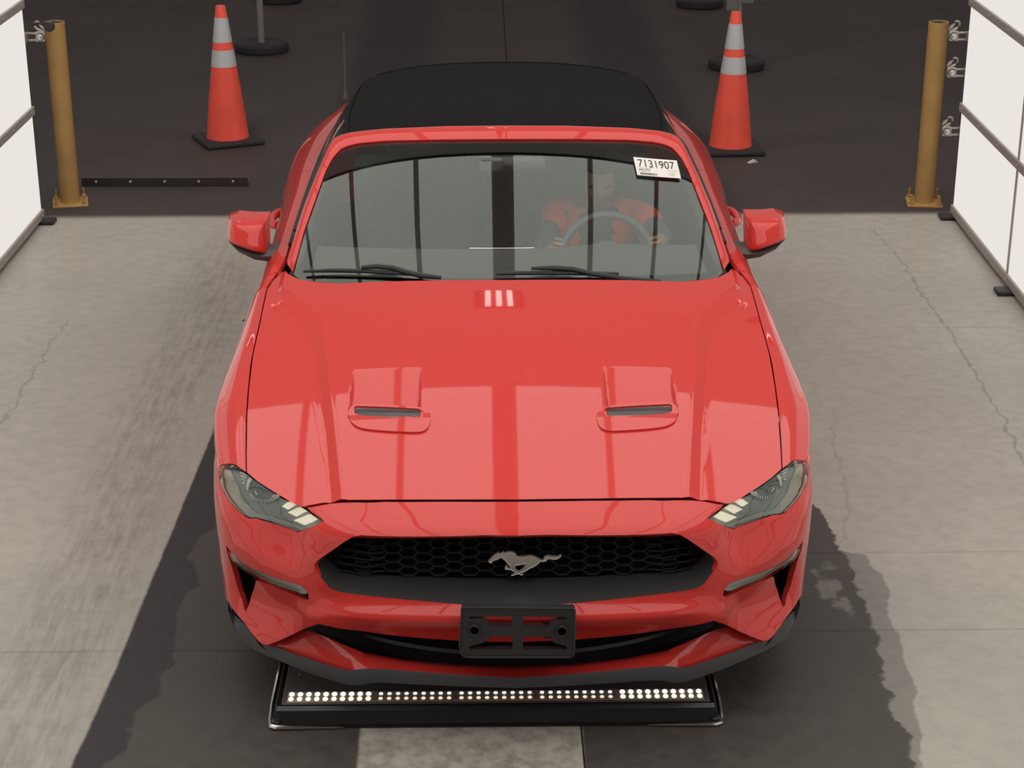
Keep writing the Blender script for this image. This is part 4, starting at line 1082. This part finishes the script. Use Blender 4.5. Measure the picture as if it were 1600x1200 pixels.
# ================================================================== OTHER THINGS
ORANGE = noise_tint(mat('cone_orange_vinyl', (.86, .092, .055), .42), 6, .12)
REFL = mat('grey_reflective_sleeve', (.50, .51, .52), .4, .1)
def cone(loc, rz, label):
    c = empty('traffic_cone', loc, rz); tag(c, label, 'cone', 'traffic cones behind the car')
    bm = bmesh.new(); add_box(bm, (0, 0, .018), (.40, .40, .036), .014, None, 2)
    bm_obj('cone_base', bm, RUBBER, c)
    prof = [(.142, .036), (.139, .05), (.118, .25), (.0335, .898), (.030, .91), (.022, .912)]
    bm = bmesh.new(); add_lathe(bm, prof, 40); bm_obj('cone_body', bm, ORANGE, c)
    r = lambda z: .118-(z-.25)/(.898-.25)*(.118-.0335)+.0018
    for z0, z1 in ((.515, .625), (.675, .835)):
        bm = bmesh.new(); add_lathe(bm, [(r(z0)-.003, z0), (r(z0), z0+.001), (r(z1), z1-.001), (r(z1)-.003, z1)], 40, cap=False)
        o = bm_obj('reflective_collar', bm, REFL, c); o['label'] = 'grey reflective collar'
    return c
cone((-1.807, 7.48, 0), math.radians(24), 'orange traffic cone with two grey collars beside the left lit wall, near the metal rail')
cone((1.545, 7.20, 0), math.radians(3), 'orange traffic cone with two grey collars before a post with hanging sign')

YEL = noise_tint(mat('yellow_bollard_paint', (.42, .245, .080), .45), 5, .15)
def bollard(loc, rz, label, lean=0.):
    b = empty('bollard', loc, rz); b.rotation_euler.y = lean; tag(b, label, 'bollard', 'yellow steel bollards at the ends of the lit walls')
    bm = bmesh.new(); add_lathe(bm, [(.0575, .008), (.0575, 1.078), (.054, 1.080), (.051, 1.078), (.050, 1.03)], 36); bm_obj('post', bm, YEL, b)
    bm = bmesh.new(); add_lathe(bm, [(.050, 1.06), (.048, 1.073), (.02, 1.083), (.004, 1.085)], 28); bm_obj('top_cap', bm, BLACKP, b)
    bm = bmesh.new(); add_box(bm, (0, 0, .006), (.205, .205, .012), .002, None, 1); bm_obj('base_plate', bm, YEL, b)
    for sx in (-1, 1):
        for sy in (-1, 1):
            bm = bmesh.new(); add_lathe(bm, [(.014, .012), (.014, .030), (.008, .031), (.008, .068), (.006, .07)], 8, (sx*.08, sy*.08, 0)); bm_obj('anchor_bolt', bm, YEL, b)
bollard((-2.552, 5.96, 0), math.radians(12), 'yellow steel bollard by the left lit wall, a black knob clamp at its top')
bollard((2.536, 5.88, 0), math.radians(-8), 'yellow steel bollard by the right lit wall, next to three clamps')

POLE = mat('grey_pole', (.20, .19, .165), .5)
def post(loc, label, pole=True, r=.225):
    p = empty('delineator_post', loc); tag(p, label, 'post', 'delineator posts with rubber bases on the rear floor')
    bm = bmesh.new(); add_lathe(bm, [(r*.96, 0), (r, .015), (r, .055), (r*.93, .075), (r*.80, .078), (r*.72, .07), (.05, .07)], 16); bm_obj('rubber_base', bm, RUBBER, p, True, 30)
    bm = bmesh.new(); add_lathe(bm, [(.027, .06), (.027, 1.15), (.02, 1.16)], 16); bm_obj('pole', bm, POLE, p)
    return p
post((-1.925, 10.62, 0), 'grey pole on a round black rubber base behind the left cone')
pr_ = post((1.93, 9.86, 0), 'grey pole on a rubber base with hanging grey sign boards, behind the right cone')
SIGN = noise_tint(mat('grey_sign_board', (.15, .145, .13), .5), 4, .1)
for x, z0, ry in ((-.055, .46, 0), (.062, .515, 0)):
    bm = bmesh.new(); add_box(bm, (x, -.034, z0+.40), (.095, .006, .80), .002, None, 1); bm_obj('sign_board', bm, SIGN, pr_)
post((-2.03, 13.05, 0), 'farthest post base on the left, cut off by the top edge')
post((1.955, 12.72, 0), 'farthest post base on the right, cut off by the top edge')

# metal angle rail on the floor behind the left bollard
rl = empty('floor_rail', (-2.05, 6.34, 0)); tag(rl, 'low dark metal rail bolted to the floor between the left bollard and the car', 'rail')
bm = bmesh.new(); add_box(bm, (0, .0, .028), (1.02, .012, .056), .002, None, 1); add_box(bm, (0, .03, .006), (1.02, .06, .012), .002, None, 1)
bm_obj('angle_bar', bm, mat('dark_rusty_steel', (.045, .036, .034), .5, .4), rl)
for k in range(5):
    bm = bmesh.new(); add_lathe(bm, [(.009, 0), (.009, .006), (.005, .009)], 8, (-.42+.21*k, -.006, .03), Matrix.Rotation(math.pi/2, 3, 'X')); bm_obj('bolt', bm, SCREW, rl)

# clamps on the ends of the lit walls
ALU = mat('cast_metal_clamp', (.42, .385, .345), .35, .6)
def clamp(loc, sg, label, knob=False):
    c = empty('panel_clamp', loc); tag(c, label, 'clamp', 'metal clamps on the edge of the lit walls')
    # x towards the wall is +sg; seen from -y
    P = lambda pts: [(sg*x, z) for x, z in pts]
    bm = bmesh.new(); add_prism(bm, P([(-.052, .016), (-.048, -.040), (.0, -.040), (.0, .012), (-.02, .020), (-.034, .026)]), -.014, .014); bm_obj('clamp_plate', bm, ALU, c, False)
    for z in (.004, -.034):
        bm = bmesh.new(); add_box(bm, (sg*.026, 0, z), (.06, .020, .010), .002); bm_obj('clamp_bar', bm, ALU, c)
    bm = bmesh.new(); add_box(bm, (sg*.060, .5*(5.585-loc[1]), -.015), (.03, abs(loc[1]-5.585)+.03, .05), .003); bm_obj('clamp_mount', bm, ALU, c)
    bm = bmesh.new(); add_lathe(bm, [(.019, .0), (.019, .005), (.014, .006), (.014, .009), (.006, .012)], 16, (-sg*.026, -.014, -.015), Matrix.Rotation(math.pi/2, 3, 'X')); bm_obj('clamp_bolt', bm, SCREW, c)
    bm = bmesh.new(); add_lathe(bm, [(.023, .0), (.023, .002), (.0185, .002)], 20, (-sg*.026, -.0141, -.015), Matrix.Rotation(math.pi/2, 3, 'X'), cap=False); bm_obj('bolt_recess', bm, CAVITY, c)
    bm = bmesh.new(); add_tube(bm, [(-sg*.030, 0, .020), (-sg*.008, 0, .030), (sg*.004, 0, .045), (sg*.002, 0, .062), (-sg*.010, 0, .070), (-sg*.022, 0, .066), (-sg*.020, 0, .056)], [.008, .008, .007, .007, .006, .006, .005], 8); bm_obj('clamp_hook', bm, ALU, c)
    for k in range(3):
        bm = bmesh.new(); add_box(bm, (-sg*(.036-.008*k), 0, .030+.005*k), (.006, .02, .026), .0015, Matrix.Rotation(sg*.5, 3, 'Y')); bmesh.ops.translate(bm, vec=(-sg*.012, 0, .004), verts=bm.verts); bm_obj('clamp_rib', bm, ALU, c)
    if knob:
        bm = bmesh.new(); add_lathe(bm, [(.026, -.012), (.030, -.006), (.030, .010), (.024, .016)], 20, (-sg*.082, -.01, .044), Matrix.Rotation(math.pi/2, 3, 'X')); bm_obj('clamp_knob', bm, BLACKP, c)
        bm = bmesh.new(); add_tube(bm, [(-sg*.08, 0, .058), (sg*.0, 0, .060), (sg*.02, 0, .05)], .009, 8); bm_obj('clamp_screw', bm, BLACKP, c)
YC = 5.665
for (px, py), nm in (((1497, 52), 'highest metal clamp on the edge of the right lit wall, level with the bollard top'), ((1494, 109), 'middle metal clamp on the edge of the right lit wall'), ((1486, 201), 'lowest metal clamp on the edge of the right lit wall')):
    q = at(px, py, y=YC); clamp(tuple(q), 1, nm)
q = at(56, 53, y=YC); clamp(tuple(q), -1, 'metal clamp with a black knob on the edge of the left lit wall', True)

bm = bmesh.new(); q = at(1176, 251, z=.012)
add_prism(bm, [(-.035, .0), (.03, .0), (.012, .018)], -.02, .012, Matrix.Rotation(.4, 3, 'Z')); bmesh.ops.translate(bm, vec=(float(q[0]), float(q[1]), .001), verts=bm.verts)
tag(bm_obj('paper_scrap', bm, mat('scrap_white', (.5, .48, .46), .7), None, False), 'small crumpled white paper scrap at the foot of the right cone', 'scrap')
# ---- the lamp ramp on the floor in front of the car
rmp = empty('lamp_ramp', (-.06, .12, 0)); tag(rmp, 'low black floor lamp with a long strip of lit bulbs under the front bumper', 'lamp')
X0, X1 = -.68, .68
bm = bmesh.new()
prof = [(-.035, .0), (-.035, .006), (-.024, .008), (-.008, .046), (.003, .056), (.56, .056), (.56, .0)]
A = [bm.verts.new((X0+.016, y, z)) for y, z in prof]; B = [bm.verts.new((X1-.016, y, z)) for y, z in prof]
bm.faces.new(A[::-1]); bm.faces.new(B)
for k in range(len(prof)): bm.faces.new((A[k], A[(k+1) % len(prof)], B[(k+1) % len(prof)], B[k]))
HOUSB = noise_tint(mat('black_lamp_housing', (.014, .012, .013), .30), 9, .2)
bm_obj('housing', bm, HOUSB, rmp, False)
TOPP = mat('dark_top_plate', (.13, .112, .104), .45)
bm = bmesh.new(); add_box(bm, (0, .28, .0575), (1.30, .54, .004), .0015, None, 1); bm_obj('top_plate', bm, TOPP, rmp)
STEEL = mat('polished_steel_edge', (.60, .58, .56), .18, 1.0)
for sg in (-1, 1):
    bm = bmesh.new(); add_tube(bm, [(sg*.672, .56, .058), (sg*.676, .20, .058), (sg*.680, .03, .046), (sg*.683, -.014, .016), (sg*.680, -.034, .010), (sg*.665, -.042, .010), (sg*.62, -.042, .009), (sg*.46, -.042, .008)], [.008, .008, .008, .008, .008, .008, .006, .002], 8); bm_obj('steel_edge', bm, STEEL, rmp)
    bm = bmesh.new(); add_lathe(bm, [(.026, .006), (.026, .012), (.016, .013), (.016, .026), (.006, .029)], 16, (sg*.662, -.016, 0)); bm_obj('corner_bolt', bm, mat('dark_bolt', (.06, .06, .062), .3, .7), rmp)
scr = bmesh.new(); add_lathe(scr, [(.005, .0), (.005, .002), (.002, .003)], 8); s0 = None
for x in (-.61, -.36, -.12, .12, .36, .61):
    for y in (.135, -.008):
        if s0 is None: s0 = bm_obj('plate_screw', scr, SCREW, rmp); s0.location = (x, y+.05, .0595)
        else: c = s0.copy(); c.location = (x, y+.05, .0595); link(c, rmp)
WINW = mat('lamp_window', (.45, .36, .29), .3)
LEDC, LEDW = emit_mat('cool_bulb', (.92, .97, 1.0), 1.05), emit_mat('warm_bulb', (1.0, .78, .56), 1.0)
LEDO, LEDX = emit_mat('cool_bulb_bright', (1.0, .98, .92), 1.8), emit_mat('warm_bulb_bright', (1.0, .86, .64), 1.5)
led = None; W0 = (at(450, 1086, z=.06)[0]+.06, at(1100, 1091, z=.06)[0]+.06); yl = float(at(775, 1087, z=.06)[1])-.12
bm = bmesh.new(); add_box(bm, ((W0[0]+W0[1])/2, yl, .0595), (W0[1]-W0[0], .060, .004), .001, None, 1); win = bm_obj('lamp_window', bm, WINW, rmp)
step_ = (W0[1]-W0[0])/66
bm = bmesh.new(); add_lathe(bm, [(.0064, 0), (.0062, .0025), (.0035, .004)], 12); me_led = None
GC = (10, 9, 9, 9, 10); c0 = 0.
for g in range(5):
    md = empty('lamp_module', (0, 0, 0), parent=rmp)
    for k in range(GC[g]):
        x = W0[0]+.012+(W0[1]-W0[0]-.024)*(c0+k)/(46+4*.45)
        for r, mm in ((.0135, (LEDO if g in (0, 4) else LEDC)), (-.0145, (LEDX if g in (0, 4) else LEDW))):
            if me_led is None:
                o = bm_obj('bulb', bm, LEDC, md); me_led = o.data
            else: o = link(bpy.data.objects.new('bulb', me_led), md)
            o.location = (x, yl+r, .0615); o.material_slots[0].link = 'OBJECT'; o.material_slots[0].material = mm
            if g in (0, 4): o.scale = (1.25, 1.6, 1)
    c0 += GC[g]+.45

# ---- numbered sticker on the windshield
stk = empty('windshield_sticker'); tag(stk, 'white paper sticker printed 7131907 stuck on the windshield corner', 'sticker')
quad = [inv(ws, px, py, .5, .8) for px, py in ((989.3, 246.5), (1057, 252), (1063.8, 280), (995.6, 274.7))]
def stp(u, v, off):
    a_ = quad[0]*(1-u)*(1-v)+quad[1]*u*(1-v)+quad[2]*u*v+quad[3]*(1-u)*v
    n3 = fnormal(ws, *a_); n3 = n3 if n3[2] > 0 else -n3; return ws(*a_)+off*n3
PAPER = mat('sticker_paper', (.80, .76, .70), .5); INK = mat('sticker_ink', (.03, .03, .035), .6); INKR = mat('faint_print', (.50, .40, .34), .6)
o = grid_obj('paper', lambda u, v: stp(u, v, .004), 12, 8, PAPER, stk, True)
def text_on(txt, u0, u1, v0, v1, m, name, off=.0052):
    cu = bpy.data.curves.new(name, 'FONT'); cu.body = txt; to = bpy.data.objects.new(name, cu); COL.objects.link(to)
    dg = bpy.context.evaluated_depsgraph_get(); me = to.evaluated_get(dg).to_mesh()
    V = np.array([v.co[:] for v in me.vertices]); F = [tuple(p.vertices) for p in me.polygons]; to.evaluated_get(dg).to_mesh_clear()
    COL.objects.unlink(to); bpy.data.objects.remove(to); bpy.data.curves.remove(cu)
    lo, hi = V.min(0), V.max(0); q = (V-lo)/(np.maximum(hi-lo, 1e-9))
    W = [stp(u0+(u1-u0)*a_[0], v1+(v0-v1)*a_[1], off) for a_ in q]
    return mesh_obj(name, W, F, m, stk, False)
text_on('7131907', .075, .91, .11, .52, INK, 'printed_number')
text_on('MCTY', .07, .33, .63, .77, INK, 'printed_code')
bm = bmesh.new(); rr = random.Random(3); u = .07
while u < .47:
    w_ = rr.choice((.006, .009, .014)); q = [bm.verts.new(tuple(stp(a_, b_2, .0052))) for a_, b_2 in ((u, .84), (u+w_, .84), (u+w_, .95), (u, .95))]; bm.faces.new(q); u += w_+rr.choice((.006, .009))
bm_obj('barcode', bm, INK, stk, False)
bm = bmesh.new()
for u0, u1, v0 in ((.07, .18, .565), (.20, .36, .575), (.72, .95, .62), (.72, .90, .76), (.72, .86, .86)):
    q = [bm.verts.new(tuple(stp(a_, b_2, .0052))) for a_, b_2 in ((u0, v0), (u1, v0), (u1, v0+.018), (u0, v0+.018))]; bm.faces.new(q)
bm_obj('printed_line', bm, INKR, stk, False)

# ================================================================== THE DRIVER
SKIN = mat('driver_skin', (.42, .25, .17), .5); HAIR = mat('driver_dark_hair', (.03, .022, .018), .7); SHIRT = noise_tint(mat('driver_grey_shirt', (.10, .105, .10), .9), 40, .15)
VEST = mat('orange_safety_vest', (.95, .10, .035), .7); JEANS = mat('driver_dark_trousers', (.03, .035, .05), .9)
def skin_mesh(verts, edges, radii, root=0, lev=2):
    me = bpy.data.meshes.new('tmp'); me.from_pydata([tuple(v) for v in verts], edges, []); o = bpy.data.objects.new('tmp', me); COL.objects.link(o)
    sk = o.modifiers.new('s', 'SKIN'); me_sk = me.skin_vertices[0].data if me.skin_vertices else None
    if me_sk is None:
        bpy.context.view_layer.objects.active = o
        bm = bmesh.new(); bm.from_mesh(me); bm.verts.layers.skin.verify(); bm.to_mesh(me); bm.free(); me_sk = me.skin_vertices[0].data
    for i, r in enumerate(radii):
        r = r if isinstance(r, tuple) else (r, r); me_sk[i].radius = r; me_sk[i].use_root = (i == root)
    sk.use_smooth_shade = True
    sb = o.modifiers.new('d', 'SUBSURF'); sb.levels = lev; sb.render_levels = lev
    dg = bpy.context.evaluated_depsgraph_get(); ev = o.evaluated_get(dg).to_mesh()
    V = [v.co.copy() for v in ev.vertices]; F = [tuple(p.vertices) for p in ev.polygons]; o.evaluated_get(dg).to_mesh_clear()
    COL.objects.unlink(o); bpy.data.objects.remove(o); bpy.data.meshes.remove(me); return V, F
dr = empty('person', (.375, 2.70, .40)); tag(dr, 'driver in an orange safety vest at the steering wheel, both hands on its rim', 'person')
O3 = Vector((.375, 2.70, .40))
J = dict(pel=(.375, 2.74, .47), sp=(.375, 2.72, .62), ch=(.375, 2.66, .80), nb=(.375, 2.615, .905), nk=(.377, 2.57, .955), hd=(.378, 2.55, 1.02),
         sr=(.215, 2.635, .872), sl=(.545, 2.635, .872), er=(.130, 2.42, .745), el=(.645, 2.40, .845), wr=(.200, 2.245, .850), wl=(.588, 2.245, .850),
         hr=(.290, 2.72, .45), hl=(.460, 2.72, .45), kr=(.25, 2.30, .52), kl=(.50, 2.30, .52), fr=(.28, 1.95, .30), fl=(.48, 1.95, .30))
nm = list(J); ix = {k: i for i, k in enumerate(nm)}
E_ = [('pel', 'sp'), ('sp', 'ch'), ('ch', 'nb'), ('nb', 'nk'), ('nk', 'hd'), ('ch', 'sr'), ('ch', 'sl'), ('sr', 'er'), ('er', 'wr'), ('sl', 'el'), ('el', 'wl'), ('pel', 'hr'), ('pel', 'hl'), ('hr', 'kr'), ('kr', 'fr'), ('hl', 'kl'), ('kl', 'fl')]
Rr = dict(pel=(.13, .10), sp=(.125, .095), ch=(.145, .10), nb=.06, nk=.050, hd=.05, sr=.058, sl=.058, er=.040, el=.040, wr=.027, wl=.027, hr=.085, hl=.085, kr=.062, kl=.062, fr=.042, fl=.042)
V, F = skin_mesh([J[k] for k in nm], [(ix[a_], ix[b_2]) for a_, b_2 in E_], [Rr[k] for k in nm], 0)
MI = [0]*len(F); mats_p = [SHIRT, SKIN, JEANS]
for i, f in enumerate(F):
    c = sum((V[k] for k in f), Vector())/len(f)
    if c.z > .925 and abs(c.x-.377) < .09: MI[i] = 1
    elif (c-Vector(J['wr'])).length < .09 or (c-Vector(J['wl'])).length < .09: MI[i] = 1
    elif c.z < .54 and c.y < 2.70: MI[i] = 2
# hands: palms and five curled fingers closed around the rim
def hand(wrist, side):
    global V, F, MI
    wq = Vector(wrist); rim_ang = math.radians(164 if side < 0 else 16)
    rad = tilt @ Vector((math.cos(rim_ang), math.sin(rim_ang), 0)); tang = tilt @ Vector((-math.sin(rim_ang), math.cos(rim_ang), 0)); axis = tilt @ Vector((0, 0, 1))
    rimp = swc+rad*R0
    toward = -axis if (wq-rimp).dot(-axis) > 0 else axis      # driver's side of the wheel
    palm = rimp+toward*.034+rad*.010
    chains = [([wq, palm-tang*.004], [.026, (.030, .020)])]
    base_ = len(V)
    v, f = skin_mesh([wq, wq.lerp(palm, .55), palm+tang*.012], [(0, 1), (1, 2)], [.026, (.032, .022), (.036, .022)], 0, 1); allv = [(v, f)]
    for k, (off, ln, r) in enumerate(((.032, .92, .0088), (.011, 1.0, .0092), (-.010, .95, .0088), (-.030, .78, .0078))):
        s = off; b0 = palm+tang*s+rad*.014
        pts = [palm+tang*s*.7, b0+rad*.012*ln+toward*-.004, b0+rad*.016*ln-toward*.034*ln, b0-rad*.012-toward*.052*ln, b0-rad*.030*ln-toward*.046*ln]
        v, f = skin_mesh(pts, [(i, i+1) for i in range(4)], [r*1.1, r*1.05, r, r*.92, r*.8], 0, 1); allv.append((v, f))
    pts = [palm-rad*.006+tang*.010, palm-rad*.030+tang*.030, palm-rad*.036+tang*.052-toward*.012, palm-rad*.030+tang*.070-toward*.028]
    v, f = skin_mesh(pts, [(0, 1), (1, 2), (2, 3)], [.013, .012, .0105, .009], 0, 1); allv.append((v, f))
    for v, f in allv:
        b0 = len(V); V = V+v; F = F+[tuple(i+b0 for i in q) for q in f]; MI = MI+[1]*len(f)
hand(J['wr'], -1); hand(J['wl'], 1)
# head with face relief
hc = Vector((.378, 2.525, 1.055)); hv = []; nu, nv = 40, 30
tiltm = Matrix.Rotation(math.radians(14), 3, 'X')
def head_pt(a_, b_2):
    # a: azimuth, 0 = face (-y); b: polar
    x = math.sin(a_)*math.sin(b_2); y = -math.cos(a_)*math.sin(b_2); z = math.cos(b_2)
    px, py, pz = x*.074, y*.096, z*.118
    if pz < 0: k = 1-.30*(-z)**1.6; px *= k
    if pz < -.02 and y > 0: py *= 1-.35*(-z)
    if y < 0:
        g = lambda cx, cz, sx, sz: math.exp(-((px-cx)/sx)**2-((pz-cz)/sz)**2)
        py -= .020*g(0, -.022, .012, .022)+.010*g(0, -.003, .009, .022)     # nose
        py += .010*(g(.029, .006, .013, .009)+g(-.029, .006, .013, .009))   # eye sockets
        py -= .006*(g(.028, .024, .022, .008)+g(-.028, .024, .022, .008))   # brows
        py -= .006*g(0, -.055, .020, .007)+.005*g(0, -.066, .018, .006)     # lips
        py += .004*g(0, -.0605, .022, .003); py -= .008*g(0, -.092, .022, .016)
    return hc+tiltm @ Vector((px, py, pz))
b0 = len(V)
for j in range(nv+1):
    for i in range(nu): V.append(head_pt(2*math.pi*i/nu, math.pi*(j+.001)/(nv+.002)))
for j in range(nv):
    for i in range(nu): F.append((b0+j*nu+i, b0+(j+1)*nu+i, b0+(j+1)*nu+(i+1) % nu, b0+j*nu+(i+1) % nu)); MI.append(1)
for sg in (-1, 1):
    v, f = skin_mesh([hc+tiltm @ Vector((sg*.070, .006, .012)), hc+tiltm @ Vector((sg*.078, .014, .0)), hc+tiltm @ Vector((sg*.070, .006, -.026))], [(0, 1), (1, 2)], [(.012, .006), (.014, .006), (.008, .005)], 0, 1)
    b0 = len(V); V = V+v; F = F+[tuple(i+b0 for i in q) for q in f]; MI = MI+[1]*len(f)
body = mesh_obj('body', [v-O3 for v in V], F, mats_p, dr, True); body.data.polygons.foreach_set('material_index', MI)
bm = bmesh.new()
for sg in (-1, 1):
    for (x, z, sx, sz, mm) in ((.029, .006, .011, .006, 0),):
        r = bmesh.ops.create_uvsphere(bm, u_segments=12, v_segments=8, radius=1); bmesh.ops.scale(bm, vec=(.012, .010, .0075), verts=r['verts']); bmesh.ops.translate(bm, vec=hc+tiltm @ Vector((sg*.029, -.080, .006))-O3, verts=r['verts'])
bm_obj('eyes', bm, mat('eye_dark', (.06, .05, .045), .2), dr)
# hair: cap over the upper and rear head
V2 = []; F2 = []; nu2, nv2 = 36, 16
for j in range(nv2+1):
    for i in range(nu2):
        a_ = 2*math.pi*i/nu2; lim = math.radians(58 if abs(math.atan2(math.sin(a_), math.cos(a_))) < .9 else 112); b_2 = .02+lim*j/nv2
        p = head_pt(a_, b_2); d_ = (p-hc).normalized(); V2.append(p+d_*(.010 if j < nv2 else .001)-O3)
for j in range(nv2):
    for i in range(nu2): F2.append((j*nu2+i, (j+1)*nu2+i, (j+1)*nu2+(i+1) % nu2, j*nu2+(i+1) % nu2))
F2.append(tuple(range(nu2))); mesh_obj('hair', V2, F2, HAIR, dr)
# safety vest: a looser shell round the torso, open at the front
kv = ['pel', 'sp', 'ch', 'nb', 'sr', 'sl']; JV = [Vector(J[k]) for k in kv]+[Vector(J['sr']).lerp(Vector(J['er']), .42), Vector(J['sl']).lerp(Vector(J['el']), .62)]
V3, F3 = skin_mesh(JV, [(0, 1), (1, 2), (2, 3), (2, 4), (2, 5), (4, 6), (5, 7)], [(.148, .118), (.146, .118), (.168, .126), .072, .080, .080, .068, .066], 0)
keep = []
for f in F3:
    c = sum((V3[k] for k in f), Vector())/len(f)
    if c.y < 2.66 and abs(c.x-.377) < .066: continue
    if c.z > .925 and abs(c.x-.377) < .085: continue
    keep.append(f)
mesh_obj('safety_vest', [v-O3 for v in V3], keep, VEST, dr)
